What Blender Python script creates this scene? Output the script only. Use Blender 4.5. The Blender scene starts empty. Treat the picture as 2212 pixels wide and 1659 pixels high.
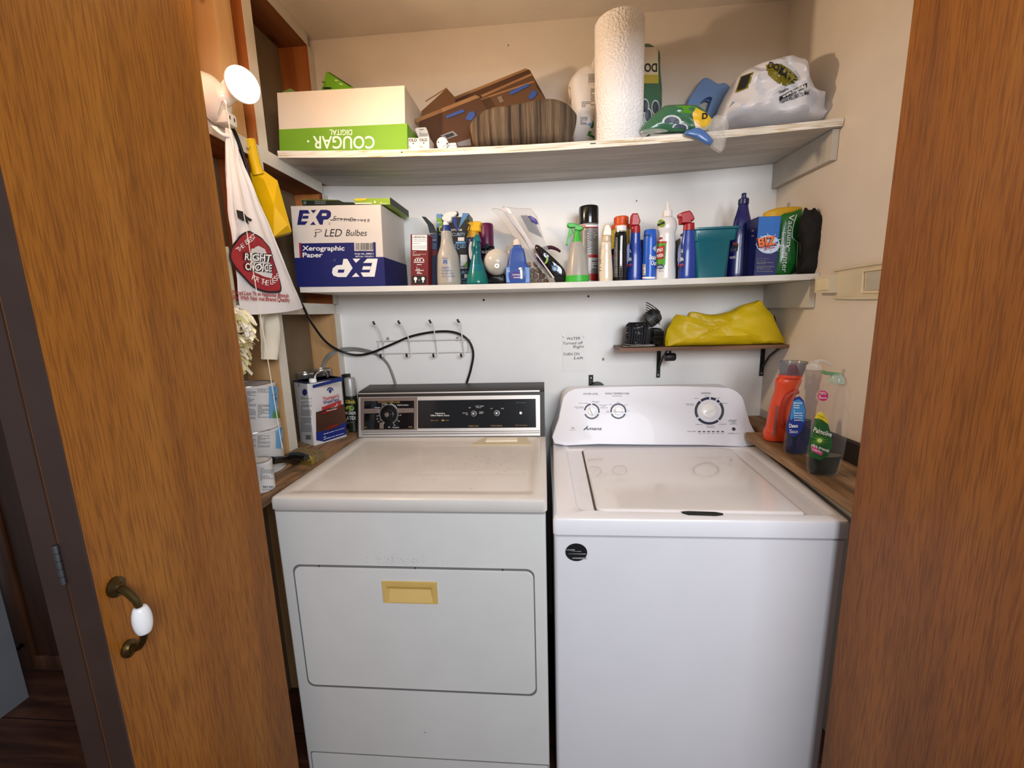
import bpy, bmesh, math, random
from mathutils import Matrix, Vector, noise
R = math.radians; PI = math.pi; random.seed(4)
S = bpy.context.scene; COL = S.collection

# ---------------------------------------------------------------- camera
CAM = Vector((.9422, -1.7102, 1.3818)); FPX = 891.85
YAW, PIT, ROL = R(4.6143), R(-9.8817), R(-1.6512)
FW = Vector((-math.sin(YAW)*math.cos(PIT), math.cos(YAW)*math.cos(PIT), math.sin(PIT)))
_r = Vector((math.cos(YAW), math.sin(YAW), 0)); _u = _r.cross(FW)
RT = math.cos(ROL)*_r + math.sin(ROL)*_u; UP = -math.sin(ROL)*_r + math.cos(ROL)*_u
cd = bpy.data.cameras.new('camera'); cam = bpy.data.objects.new('camera', cd); COL.objects.link(cam)
cd.sensor_width = 36; cd.sensor_fit = 'HORIZONTAL'; cd.lens = FPX/2212*36; cd.clip_start = .02
cam.matrix_world = Matrix(((RT.x, UP.x, -FW.x, CAM.x), (RT.y, UP.y, -FW.y, CAM.y), (RT.z, UP.z, -FW.z, CAM.z), (0, 0, 0, 1)))
S.camera = cam

# ---------------------------------------------------------------- world, room light, exposure
w = bpy.data.worlds.new('world'); S.world = w; w.use_nodes = True
w.node_tree.nodes['Background'].inputs[0].default_value = (.92, .94, 1, 1)
w.node_tree.nodes['Background'].inputs[1].default_value = .2
def area(name, loc, rot, sx, sy, power, col):
    l = bpy.data.lights.new(name, 'AREA'); l.shape = 'RECTANGLE'; l.size = sx; l.size_y = sy; l.energy = power; l.color = col
    o = bpy.data.objects.new(name, l); COL.objects.link(o); o.location = loc; o.rotation_euler = rot; return o
area('room_light', (1.6, -2.6, 1.88), (R(82), 0, R(12)), 1.1, .7, 40, (.91, .94, 1))
LAMP_POWER = 82.0
S.view_settings.view_transform = 'Standard'; S.view_settings.look = 'None'; S.view_settings.gamma = 1
S.view_settings.use_curve_mapping = False; S.view_settings.exposure = .3

# ---------------------------------------------------------------- picking points on real planes of the place
def ray(u, v): return FW + RT*((u-1106)/FPX) - UP*((v-829.5)/FPX)
def pY(u, v, y): d = ray(u, v); return CAM + d*((y-CAM.y)/d.y)
def pX(u, v, x): d = ray(u, v); return CAM + d*((x-CAM.x)/d.x)
def pZ(u, v, z): d = ray(u, v); return CAM + d*((z-CAM.z)/d.z)
CROP = dict(A1=(400, 0, .22604), A2=(560, 120, .22604), A3=(860, 120, .22604), A4=(1200, 30, .28933), A5=(420, 200, .36166),
            A6=(600, 400, .20344), A7=(860, 420, .19892), A8=(1180, 400, .16275), B1=(1440, 400, .17179), B2=(1180, 630, .27125),
            B3=(640, 620, .20796), B4=(500, 640, .27726), B5=(740, 800, .217), B6=(1180, 800, .22604), B7=(1560, 560, .3314))
def cp(k, x, y): a = CROP[k]; return a[0]+x*a[2], a[1]+y*a[2]

# ---------------------------------------------------------------- materials
def lin(h):
    if not isinstance(h, str): return tuple(h)[:3]+(1,)
    h = h.lstrip('#'); c = [int(h[i:i+2], 16)/255 for i in (0, 2, 4)]
    return tuple(x/12.92 if x <= .04045 else ((x+.055)/1.055)**2.4 for x in c)+(1,)
MC = {}
def mat(h, rough=.5, metal=0, trans=0, ior=1.45, coat=0, spec=.5, var=.05, sub=0, alpha=1, bump=0, bs=200):
    key = (h, rough, metal, trans, ior, coat, spec, var, sub, alpha, bump, bs)
    if key in MC: return MC[key]
    m = bpy.data.materials.new('surface_'+str(h).strip('#')); m.use_nodes = True; MC[key] = m
    nt = m.node_tree; b = nt.nodes['Principled BSDF']; c = lin(h)
    b.inputs['Base Color'].default_value = c; b.inputs['Roughness'].default_value = rough; b.inputs['Metallic'].default_value = metal
    b.inputs['Transmission Weight'].default_value = trans; b.inputs['IOR'].default_value = ior; b.inputs['Coat Weight'].default_value = coat
    b.inputs['Specular IOR Level'].default_value = spec; b.inputs['Alpha'].default_value = alpha
    if sub: b.inputs['Subsurface Weight'].default_value = sub; b.inputs['Subsurface Radius'].default_value = (.02, .02, .02)
    if var:
        n = nt.nodes.new('ShaderNodeTexNoise'); n.inputs['Scale'].default_value = 9; n.inputs['Detail'].default_value = 3
        t = nt.nodes.new('ShaderNodeTexCoord'); nt.links.new(t.outputs['Object'], n.inputs['Vector'])
        r = nt.nodes.new('ShaderNodeValToRGB'); e = r.color_ramp.elements
        e[0].position = .3; e[1].position = .7
        e[0].color = tuple(x*(1-var) for x in c[:3])+(1,); e[1].color = tuple(min(1, x*(1+var)) for x in c[:3])+(1,)
        nt.links.new(n.outputs['Fac'], r.inputs[0]); nt.links.new(r.outputs[0], b.inputs['Base Color'])
    if bump: addbump(m, bump, bs)
    return m
def addbump(m, strength, scale, tex='ShaderNodeTexNoise', dist=.002, stretch=None):
    nt = m.node_tree; n = nt.nodes.new(tex); n.inputs['Scale'].default_value = scale
    t = nt.nodes.new('ShaderNodeTexCoord'); src = t.outputs['Object']
    if stretch:
        mp = nt.nodes.new('ShaderNodeMapping'); mp.inputs['Scale'].default_value = stretch; nt.links.new(src, mp.inputs[0]); src = mp.outputs[0]
    nt.links.new(src, n.inputs['Vector']); bp = nt.nodes.new('ShaderNodeBump'); bp.inputs['Strength'].default_value = strength
    bp.inputs['Distance'].default_value = dist; nt.links.new(n.outputs[0], bp.inputs['Height'])
    nt.links.new(bp.outputs[0], nt.nodes['Principled BSDF'].inputs['Normal']); return m
def grain(name, cols, stretch, rough=.5, coat=0, scale=1, detail=6, dist=.6, bump=.15, pos=(.3, .5, .72), knots=0, spec=.5, fine=None, fbr=.55):
    """wood: stretched noise through a ramp, finer pores on top, optional knots"""
    m = bpy.data.materials.new(name); m.use_nodes = True; nt = m.node_tree; b = nt.nodes['Principled BSDF']; L = nt.links.new
    b.inputs['Roughness'].default_value = rough; b.inputs['Coat Weight'].default_value = coat; b.inputs['Specular IOR Level'].default_value = spec
    t = nt.nodes.new('ShaderNodeTexCoord'); mp = nt.nodes.new('ShaderNodeMapping'); mp.inputs['Scale'].default_value = stretch; L(t.outputs['Object'], mp.inputs[0])
    n = nt.nodes.new('ShaderNodeTexNoise'); n.inputs['Scale'].default_value = scale; n.inputs['Detail'].default_value = detail; n.inputs['Distortion'].default_value = dist; L(mp.outputs[0], n.inputs['Vector'])
    r = nt.nodes.new('ShaderNodeValToRGB'); e = r.color_ramp.elements
    while len(e) < len(cols): e.new(.5)
    for i, c in enumerate(cols): e[i].position = pos[i]; e[i].color = lin(c)
    L(n.outputs['Fac'], r.inputs[0]); out = r.outputs[0]; hgt = n.outputs['Fac']
    if fine:
        mp2 = nt.nodes.new('ShaderNodeMapping'); mp2.inputs['Scale'].default_value = fine; L(t.outputs['Object'], mp2.inputs[0])
        n2 = nt.nodes.new('ShaderNodeTexNoise'); n2.inputs['Scale'].default_value = 1; n2.inputs['Detail'].default_value = 4; L(mp2.outputs[0], n2.inputs['Vector'])
        r2 = nt.nodes.new('ShaderNodeValToRGB'); r2.color_ramp.elements[0].position = .38; r2.color_ramp.elements[1].position = .54
        r2.color_ramp.elements[0].color = (fbr, fbr*.93, fbr*.85, 1); L(n2.outputs['Fac'], r2.inputs[0])
        mx = nt.nodes.new('ShaderNodeMixRGB'); mx.blend_type = 'MULTIPLY'; mx.inputs[0].default_value = 1; L(out, mx.inputs[1]); L(r2.outputs[0], mx.inputs[2]); out = mx.outputs[0]; hgt = n2.outputs['Fac']
    if knots:
        v = nt.nodes.new('ShaderNodeTexVoronoi'); v.inputs['Scale'].default_value = 1; mp3 = nt.nodes.new('ShaderNodeMapping'); mp3.inputs['Scale'].default_value = knots; L(t.outputs['Object'], mp3.inputs[0]); L(mp3.outputs[0], v.inputs['Vector'])
        r3 = nt.nodes.new('ShaderNodeValToRGB'); r3.color_ramp.elements[0].position = .06; r3.color_ramp.elements[1].position = .13; r3.color_ramp.elements[0].color = (.28, .17, .1, 1); L(v.outputs['Distance'], r3.inputs[0])
        mx = nt.nodes.new('ShaderNodeMixRGB'); mx.blend_type = 'MULTIPLY'; mx.inputs[0].default_value = 1; L(out, mx.inputs[1]); L(r3.outputs[0], mx.inputs[2]); out = mx.outputs[0]
    L(out, b.inputs['Base Color'])
    bp = nt.nodes.new('ShaderNodeBump'); bp.inputs['Strength'].default_value = bump; bp.inputs['Distance'].default_value = .001; L(hgt, bp.inputs['Height']); L(bp.outputs[0], b.inputs['Normal'])
    return m
def glow(name, h, k):
    m = bpy.data.materials.new(name); m.use_nodes = True; b = m.node_tree.nodes['Principled BSDF']
    b.inputs['Base Color'].default_value = lin(h); b.inputs['Emission Color'].default_value = lin(h); b.inputs['Emission Strength'].default_value = k; return m
def clear(h='#ffffff', rough=.05, a=.25, spec=.5, k=.45):
    """thin clear film or blown plastic: mostly see-through with a gloss"""
    key = ('clear', h, rough, a, spec, k)
    if key in MC: return MC[key]
    m = bpy.data.materials.new('clear_plastic_'+h.strip('#')); m.use_nodes = True; nt = m.node_tree; L = nt.links.new
    b = nt.nodes['Principled BSDF']; b.inputs['Base Color'].default_value = lin(h); b.inputs['Roughness'].default_value = rough; b.inputs['Specular IOR Level'].default_value = spec
    tr = nt.nodes.new('ShaderNodeBsdfTransparent'); mx = nt.nodes.new('ShaderNodeMixShader'); lw = nt.nodes.new('ShaderNodeLayerWeight'); lw.inputs[0].default_value = .35
    ma = nt.nodes.new('ShaderNodeMath'); ma.operation = 'MULTIPLY_ADD'; ma.inputs[1].default_value = k; ma.inputs[2].default_value = a; L(lw.outputs['Facing'], ma.inputs[0])
    L(ma.outputs[0], mx.inputs[0]); L(tr.outputs[0], mx.inputs[1]); L(b.outputs[0], mx.inputs[2]); L(mx.outputs[0], nt.nodes['Material Output'].inputs[0]); MC[key] = m; return m

WHITE = mat('#e4e4e2', .45); BLACK = mat('#0c0c0d', .4); NAVY = mat('#16205c', .5); RED = mat('#a01c1e', .45)
INK = mat('#1a1a1e', .6, var=0); PRINTW = mat('#eeeeea', .5, var=0); PRINTG = mat('#77787a', .6, var=0); CHROME = mat('#c9c6c2', .22, 1)

# ---------------------------------------------------------------- mesh builder: collects shapes, links them as ONE mesh object
TXT = {}
def text_geo(s, bold, shear, sp):
    k = (s, bold, shear, sp)
    if k not in TXT:
        c = bpy.data.curves.new('t', 'FONT'); c.body = s; c.size = 1; c.resolution_u = 4; c.offset = bold; c.shear = shear; c.space_character = sp
        o = bpy.data.objects.new('t', c); me = bpy.data.meshes.new_from_object(o)
        vs = [(v.co.x, v.co.y) for v in me.vertices]; fs = [tuple(p.vertices) for p in me.polygons]
        bpy.data.objects.remove(o); bpy.data.curves.remove(c); bpy.data.meshes.remove(me); TXT[k] = (vs, fs)
    return TXT[k]
def catmull(p, n, closed=False):
    if n <= 1 or len(p) < 3: return [tuple(q) for q in p]
    out = []; N = len(p); rng = range(N if closed else N-1)
    for i in rng:
        g = (lambda k: p[k % N]) if closed else (lambda k: p[max(0, min(N-1, k))])
        a, b, c, d = g(i-1), g(i), g(i+1), g(i+2)
        for j in range(n):
            t = j/n
            out.append(tuple(.5*(2*b[q]+(c[q]-a[q])*t+(2*a[q]-5*b[q]+4*c[q]-d[q])*t*t+(3*b[q]-a[q]-3*c[q]+d[q])*t**3) for q in range(len(b))))
    if not closed: out.append(tuple(p[-1]))
    return out
def rpoly(w, h, r, n=5, cx=0, cz=0):
    o = []
    for sx, sz, a in ((1, 1, 0), (-1, 1, 90), (-1, -1, 180), (1, -1, 270)):
        for i in range(n+1): t = R(a+90*i/n); o.append((cx+sx*(w/2-r)+r*math.cos(t), cz+sz*(h/2-r)+r*math.sin(t)))
    return o
class MB:
    def __init__(s): s.v = []; s.f = []; s.m = []; s.mats = []; s.fl = []
    def add(s, vs, fs, mt, M=None, smooth=True):
        if mt not in s.mats: s.mats.append(mt)
        k = s.mats.index(mt); n = len(s.v)
        s.v += [tuple(M @ Vector(v)) if M is not None else tuple(v) for v in vs]
        for f in fs: s.f.append(tuple(i+n for i in f)); s.m.append(k); s.fl.append(smooth)
        return s
    def box(s, c, sz, mt, M=None, r=0, seg=2):
        bm = bmesh.new(); bmesh.ops.create_cube(bm, size=1)
        for v in bm.verts: v.co = Vector((v.co.x*sz[0], v.co.y*sz[1], v.co.z*sz[2]))
        if r: bmesh.ops.bevel(bm, geom=bm.edges[:], offset=r, segments=seg, affect='EDGES', profile=.5)
        bm.verts.index_update(); c = Vector(c)
        s.add([v.co+c for v in bm.verts], [[v.index for v in f.verts] for f in bm.faces], mt, M); bm.free(); return s
    def loft(s, rings, mt, M=None, caps=(1, 1)):
        n = len(rings[0]); vs = [p for r in rings for p in r]; fs = []
        for i in range(len(rings)-1):
            for j in range(n): fs.append((i*n+j, i*n+(j+1) % n, (i+1)*n+(j+1) % n, (i+1)*n+j))
        if caps[0]: fs.append(tuple(range(n))[::-1])
        if caps[1]: fs.append(tuple(range((len(rings)-1)*n, len(rings)*n)))
        return s.add(vs, fs, mt, M)
    def lathe(s, prof, mt, M=None, n=28, sx=1, sy=1, p=2, sm=1, caps=(1, 1)):
        prof = [(q[0], q[1], q[2] if len(q) > 2 else q[1], q[3] if len(q) > 3 else 0) for q in prof]
        if sm > 1: prof = catmull(prof, sm)
        sg = lambda c: math.copysign(abs(c)**(2/p), c)
        return s.loft([[(q[3]+sx*max(q[1], 1e-5)*sg(math.cos(2*PI*j/n)), sy*max(q[2], 1e-5)*sg(math.sin(2*PI*j/n)), q[0]) for j in range(n)] for q in prof], mt, M, caps)
    def tube(s, pts, r, mt, n=8, sm=6, closed=False, M=None):
        P = [Vector(q) for q in (catmull(pts, sm, closed) if sm > 1 else pts)]; N = len(P); rings = []; up = None
        for i in range(N):
            a, b = (P[(i-1) % N], P[(i+1) % N]) if closed else (P[max(0, i-1)], P[min(N-1, i+1)])
            t = (b-a).normalized() if (b-a).length > 1e-9 else Vector((0, 0, 1))
            if up is None: up = t.orthogonal().normalized()
            up = (up-t*up.dot(t)); up = up.normalized() if up.length > 1e-6 else t.orthogonal().normalized()
            w_ = t.cross(up); rr = r(i/(N-1)) if callable(r) else r
            rings.append([P[i]+(up*math.cos(2*PI*j/n)+w_*math.sin(2*PI*j/n))*rr for j in range(n)])
        if closed: rings.append(rings[0])
        return s.loft(rings, mt, M, (0, 0) if closed else (1, 1))
    def prism(s, poly, d, mt, M=None, y=0, bev=0):
        """outline in x,z extruded to depth d around y"""
        n = len(poly)
        if bev:
            cx = sum(p[0] for p in poly)/n; cz = sum(p[1] for p in poly)/n
            def ins(p): v = Vector((p[0]-cx, p[1]-cz)); l = v.length; return (cx+v.x*(1-bev/l), cz+v.y*(1-bev/l))
            q = [ins(p) for p in poly]; L = [(q, -d/2), (poly, -d/2+bev), (poly, d/2-bev), (q, d/2)]
        else: L = [(poly, -d/2), (poly, d/2)]
        return s.loft([[(p[0], y+o, p[1]) for p in pp] for pp, o in L], mt, M)
    def grid(s, f, nu, nv, mt, M=None, thick=0):
        P = [[Vector(f(i/nu, j/nv)) for i in range(nu+1)] for j in range(nv+1)]; vs = [p for r in P for p in r]; W = nu+1
        fs = [(j*W+i, j*W+i+1, (j+1)*W+i+1, (j+1)*W+i) for j in range(nv) for i in range(nu)]
        if thick:
            n = len(vs); back = []
            for j in range(nv+1):
                for i in range(W):
                    a = P[j][min(nu, i+1)]-P[j][max(0, i-1)]; b = P[min(nv, j+1)][i]-P[max(0, j-1)][i]; nn = a.cross(b); nn = nn.normalized() if nn.length > 1e-12 else Vector((0, 1, 0))
                    back.append(P[j][i]-nn*thick)
            vs += back; fs += [tuple(n+k for k in q[::-1]) for q in fs[:]]
            bd = [i for i in range(W)]+[j*W+nu for j in range(1, nv+1)]+[nv*W+i for i in range(nu-1, -1, -1)]+[j*W for j in range(nv-1, 0, -1)]
            for k in range(len(bd)): a, b = bd[k], bd[(k+1) % len(bd)]; fs.append((b, a, n+a, n+b))
        return s.add(vs, fs, mt, M)
    def text(s, t, size, mt, f, x=0, y=0, bold=0, shear=0, sx=1, al='c', rot=0, sp=1, M=None, fit=0):
        vs, fs = text_geo(t, bold, shear, sp)
        if not vs: return s
        x0 = min(v[0] for v in vs); x1 = max(v[0] for v in vs)
        if fit: sx = fit/((x1-x0)*size)
        dx = {'c': -(x0+x1)/2, 'l': -x0, 'r': -x1}[al]; c, q = math.cos(rot), math.sin(rot); o = []
        for v in vs: a, b = (v[0]+dx)*size*sx, v[1]*size; o.append(f(x+a*c-b*q, y+a*q+b*c))
        return s.add(o, fs, mt, M, False)
    def patch(s, f, x0, x1, y0, y1, mt, nu=8, nv=4, M=None):
        W = nu+1
        return s.add([f(x0+(x1-x0)*i/nu, y0+(y1-y0)*j/nv) for j in range(nv+1) for i in range(W)], [(j*W+i, j*W+i+1, (j+1)*W+i+1, (j+1)*W+i) for j in range(nv) for i in range(nu)], mt, M, False)
    def poly(s, pts, mt, f, M=None): return s.add([f(*p) for p in pts], [tuple(range(len(pts)))], mt, M, False)
    def disc(s, cx, cy, rx, ry, mt, f, n=24, M=None, a0=0, a1=360, rin=0):
        pts = [(math.cos(R(a0+(a1-a0)*i/n)), math.sin(R(a0+(a1-a0)*i/n))) for i in range(n+1)]
        if rin:
            for i in range(n): s.poly([(cx+rx*k*p[0], cy+ry*k*p[1]) for k, p in ((rin, pts[i]), (1, pts[i]), (1, pts[i+1]), (rin, pts[i+1]))], mt, f, M)
            return s
        for i in range(n): s.poly([(cx, cy), (cx+rx*pts[i][0], cy+ry*pts[i][1]), (cx+rx*pts[i+1][0], cy+ry*pts[i+1][1])], mt, f, M)
        return s
    def lines(s, f, x0, x1, y0, y1, n, mt, fill=.45, seed=1, M=None):
        rd = random.Random(seed); h = (y1-y0)/n
        for i in range(n):
            x = x0; yb = y0+h*i
            while x < x1-(x1-x0)*.03:
                w_ = (x1-x0)*rd.uniform(.05, .2); e = min(x1, x+w_); s.patch(f, x, e, yb, yb+h*fill, mt, 1, 1, M); x = e+(x1-x0)*rd.uniform(.015, .04)
                if rd.random() < .07: break
        return s
    def build(s, name, parent=None, loc=None, ang=38):
        me = bpy.data.meshes.new(name); me.from_pydata(s.v, [], s.f)
        for m in s.mats: me.materials.append(m)
        me.polygons.foreach_set('material_index', s.m); me.polygons.foreach_set('use_smooth', s.fl)
        bm = bmesh.new(); bm.from_mesh(me); bmesh.ops.recalc_face_normals(bm, faces=[f for f in bm.faces if f.smooth]); bm.to_mesh(me); bm.free()
        me.set_sharp_from_angle(angle=R(ang)); me.update()
        o = bpy.data.objects.new(name, me); COL.objects.link(o)
        if parent: o.parent = parent
        if loc is not None: o.location = loc
        return o
def FL(y=0, x=0, z=0, fl=1): return lambda a, b: (x+a*fl, y, z+b*fl)             # flat face looking at -y; fl=-1 turns the print upside down
def FT(z, x=0, y=0): return lambda a, b: (x+a, y+b, z)                              # top face
def FR(x, y=0, z=0): return lambda a, b: (x, y+a, z+b)                              # side face looking at +x
def FI(x, y=0, z=0): return lambda a, b: (x, y-a, z+b)                              # side face looking at -x
def FC(rx, ry, z=0, a0=0, e=.0005): return lambda a, b: ((rx+e)*math.sin(a0+a/rx), -(ry+e)*math.cos(a0+a/rx), z+b)
def FP(prof, z=0, a0=0, e=.0006, sy=1):                                             # wraps round a lathe profile
    def rad(zz):
        for i in range(len(prof)-1):
            if prof[i][0] <= zz <= prof[i+1][0]: t = (zz-prof[i][0])/max(1e-9, prof[i+1][0]-prof[i][0]); return prof[i][1]+(prof[i+1][1]-prof[i][1])*t
        return prof[-1][1] if zz > prof[-1][0] else prof[0][1]
    rm = max(q[1] for q in prof)
    def f(a, b): r = rad(z+b)+e; t = a0+a/rm; return (r*math.sin(t), -r*sy*math.cos(t), z+b)
    return f
def tag(o, label, cat, group=None, kind=None):
    if kind: o['kind'] = kind
    o['label'] = label; o['category'] = cat
    if group: o['group'] = group
    return o
def T(name, label, cat, loc, rz=0, group=None, rot=None):
    o = bpy.data.objects.new(name, None); COL.objects.link(o); o.empty_display_size = .05; o.location = loc; o.rotation_euler = rot or (0, 0, rz)
    return tag(o, label, cat, group)
def structure(o, label, cat): o['kind'] = 'structure'; o['label'] = label; o['category'] = cat; return o
def RX(a): return Matrix.Rotation(a, 4, 'X')
def RY(a): return Matrix.Rotation(a, 4, 'Y')
def RZ(a): return Matrix.Rotation(a, 4, 'Z')
def TR(x, y, z): return Matrix.Translation((x, y, z))
def copy_tree(o, parent=None):
    c = o.copy(); COL.objects.link(c)
    if parent: c.parent = parent
    for ch in list(o.children): copy_tree(ch, c)
    return c
def fold(p, k=9, seed=0): return noise.noise(Vector((p[0]*k+seed, p[1]*k-seed, p[2]*k+seed*.5)))
# ================================================================ the setting
OAK = grain('stained_oak_veneer', ('#804a14', '#965b18', '#aa6e26'), (9, 9, .7), .45, coat=.05, spec=.35, dist=.5, pos=(.25, .5, .78), fine=(430, 430, 17), fbr=.66, bump=.25)
PINE = grain('raw_pine', ('#8a4a20', '#b0672e', '#c98446'), (14, 14, 1.2), .6, pos=(.3, .5, .75), knots=(7, 7, 3.2))
PINEX = grain('raw_pine_crossways', ('#6d3f20', '#8a5430', '#a06a40'), (14, 1.2, 14), .6, pos=(.3, .5, .75), knots=(7, 3.2, 7))
PINEP = grain('pale_pine', ('#a8794a', '#c49a68', '#d3ad7c'), (14, 14, 1.2), .6, pos=(.3, .5, .75), knots=(9, 9, 4))
PAINT = mat('#efeeea', .5, var=.02, bump=.12, bs=60)
TRIMW = mat('#cfc8ba', .55, var=.08, bump=.25, bs=90)
CREAM = mat('#e0d6c8', .55, var=.03, bump=.12, bs=60)
CEIL = mat('#e8dfd2', .7, var=.04, bump=.15, bs=120)
BOARDB = mat('#7d6a50', .8, var=.12)
PLYG = grain('grey_washed_plywood', ('#b4afa8', '#c6c1ba', '#dcd7cf'), (2.2, 26, 26), .6, pos=(.35, .55, .8), dist=1.2)
PLYE = grain('plywood_edge', ('#b79a72', '#ddd2bd', '#ece6d8'), (5, 60, 130), .6, pos=(.36, .46, .6), dist=1.4)
LEDGE = grain('worn_board', ('#5d432b', '#8b6a48', '#a78864'), (26, 3, 26), .65, pos=(.28, .5, .72), dist=1.4)
FLOORM = grain('dark_wood_floor', ('#2c1710', '#4a2a1c', '#6b4432'), (1.5, 14, 14), .4, pos=(.3, .5, .72), dist=1.2)
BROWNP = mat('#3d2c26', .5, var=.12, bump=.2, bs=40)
DARKW = grain('dark_cupboard_wood', ('#2c1408', '#3c1e0c', '#4d2a12'), (20, 20, 1.5), .5)

def struct(mb, name, label, cat, parent=None):
    o = mb.build(name, parent)
    if not parent: structure(o, label, cat)
    return o
WXR = 1.815                                        # right wall runs out a little towards the room
def xr(y): return WXR+.05*(-y)
ZC = 2.42
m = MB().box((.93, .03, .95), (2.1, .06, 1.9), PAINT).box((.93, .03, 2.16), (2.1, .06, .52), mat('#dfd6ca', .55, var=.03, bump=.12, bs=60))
for u, v in ((1045, 648), (1271, 640)):                             # old screw holes
    p = pY(u, v, 0); m.disc(p.x, p.z, .0045, .0045, BLACK, FL(-.0006))
for u, v, q in ((1375, 434, .003), (1303, 776, .005), (1098, 98, .003)):
    p = pY(u, v, 0); m.disc(p.x, p.z, q, q*1.3, mat('#9a9284', .8), FL(-.0006))
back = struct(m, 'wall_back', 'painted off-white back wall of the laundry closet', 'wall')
struct(MB().loft([[(xr(y), y, z) for y, z in ((.0, 0), (-.86, 0), (-.86, ZC), (0, ZC))], [(xr(y)+.06, y, z) for y, z in ((.0, 0), (-.86, 0), (-.86, ZC), (0, ZC))]], CREAM), 'wall_right', 'painted cream right side wall of the closet', 'wall')
struct(MB().box((.93, -.42, ZC+.03), (2.2, .98, .06), CEIL), 'ceiling', 'painted closet ceiling', 'ceiling')
mf = MB().box((.2, -1.7, -.03), (4.2, 3.6, .06), FLOORM)
for i in range(18): mf.box((.2, -3.45+i*.19, .0005), (4.2, .003, .001), mat('#1c0f0a', .6))
struct(mf, 'floor', 'dark wood plank floor', 'floor')
# left side: open stud wall, each stud a child
wl = struct(MB().box((-.045, -.43, 1.21), (.02, .86, 2.42), BOARDB), 'wall_left', 'left side wall of bare studs with tan board behind', 'wall')
def stud(y0, y1, z0, z1, raw=PINE, nm='stud'):
    m = MB().box((.0225, (y0+y1)/2, (z0+z1)/2), (.114, y1-y0, z1-z0), raw)
    m.box((.0805, (y0+y1)/2, (z0+z1)/2), (.003, y1-y0+.0015, z1-z0), TRIMW)
    return m.build(nm, wl)
stud(-.040, -.0005, 0, 1.395, PINEP); stud(-.040, -.0005, 1.435, 1.862); stud(-.040, -.0005, 1.905, 2.38)
stud(-.432, -.394, 0, 1.395, PINEP); stud(-.432, -.394, 1.435, 1.862); stud(-.398, -.360, 1.905, 2.38)
stud(-.84, -.80, 0, 2.38)
for z0, z1 in ((1.395, 1.435), (1.862, 1.905), (2.38, 2.419)): stud(-.80, -.0405, z0, z1, PINEX, 'blocking' if z0 < 2 else 'top_plate')
MB().box((.02, -.475, 2.14), (.106, .07, .47), PINEP).build('stud', wl)
# front wall round the opening
fm = MB().box((.95, -.83, 2.24), (2.1, .05, .36), CREAM).box((.0, -.83, 1.21), (.12, .05, 2.42), CREAM).box((2.41, -.83, 1.21), (1.2, .05, 2.42), CREAM)
struct(fm, 'wall_front', 'wall round the closet opening', 'wall')

# folding doors
def leaf(name, x0, x1, label, face_left=None):
    m = MB().box(((x0+x1)/2, -.99, 1.035), (x1-x0, .38, 2.04), OAK)
    m.box(((x0+x1)/2, -1.1815, 1.035), (x1-x0, .003, 2.04), BROWNP)
    return struct(m, name, label, 'door')
d1 = leaf('door_1', .1945, .2355, 'left folded oak door leaf with porcelain pull, next to the dryer')
d2 = leaf('door_2', .1485, .1895, 'outer left door leaf folded behind the one with the pull')
d3 = leaf('door_3', 1.6195, 1.6605, 'right oak door leaf folded beside the washer')
d4 = leaf('door_4', 1.6655, 1.7065, 'outer right door leaf folded behind its partner')
BRASS = mat('#5c4a2a', .35, .9, var=.2)
pm = MB().lathe([(0, .0), (.0, .017), (.004, .017), (.008, .008), (.012, .006)], BRASS, TR(.2355, -1.153, .957) @ RY(PI/2), sy=.85, n=20)
pm.lathe([(0, .0), (.0, .015), (.004, .015), (.008, .008), (.012, .006)], BRASS, TR(.2355, -1.153, .842) @ RY(PI/2), sy=.85, n=20)
pm.tube([(.2365, -1.153, .955), (.252, -1.154, .952), (.268, -1.154, .935), (.273, -1.154, .92)], lambda t: .0065-.0015*t, BRASS)
pm.tube([(.2365, -1.153, .844), (.255, -1.154, .846), (.268, -1.154, .862), (.273, -1.154, .877)], lambda t: .0065-.001*t, BRASS)
pull = pm.build('door_handle', d1); pull['label'] = 'antique brass door pull'
g = MB().lathe([(-.024, .007), (-.022, .0095), (-.012, .0125), (0, .0135), (.012, .0125), (.022, .0095), (.024, .007)], mat('#efeff0', .15, coat=.5, var=0), TR(.2735, -1.154, .8985), sm=3).build('grip', pull); g['label'] = 'white porcelain grip'
hm = MB()
for i in range(5): hm.lathe([(0, .0), (0, .0042), (.0125, .0042), (.0125, 0)], mat('#8a8d92', .35, 1), TR(.1918, -1.1855, .985+i*.0132), n=12)
h = hm.build('hinge', d1); h['label'] = 'steel hinge'
struct(MB().box((.1918, -1.176, 1.035), (.0042, .004, 2.03), PINEP), 'trim_1', 'bare wood strip in the gap between the folded left leaves', 'trim')

# hall seen past the left door
cb = tag(MB().box((-.79, -.41, .95), (.73, .02, 1.84), DARKW).build('cupboard_door'), 'dark wood frame-and-panel door in the hall at far left', 'door')
for n_, c, s_ in (('door_frame', (-1.125, -.425, .95), (.06, .012, 1.84)), ('door_frame', (-.45, -.425, .95), (.06, .012, 1.84)), ('door_frame', (-.7875, -.425, .06), (.615, .012, .06)), ('door_frame', (-.7875, -.425, 1.84), (.615, .012, .06))):
    MB().box(c, s_, grain('cupboard_rail', ('#3b1f0c', '#54301a', '#6b4426'), (20, 20, 2), .5), r=.003).build(n_, cb)
MB().lathe([(0, .0), (0, .007), (.012, .011), (.02, .008), (.022, 0)], mat('#15100d', .4, .5), TR(-1.135, -.431, .14) @ RX(PI/2)).build('knob', cb)
struct(MB().box((-1.045, -1.02, .6), (.05, 1.0, 1.2), mat('#808288', .5)), 'wall_hall', 'pale grey panel standing in the hall at far left', 'panel')
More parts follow.
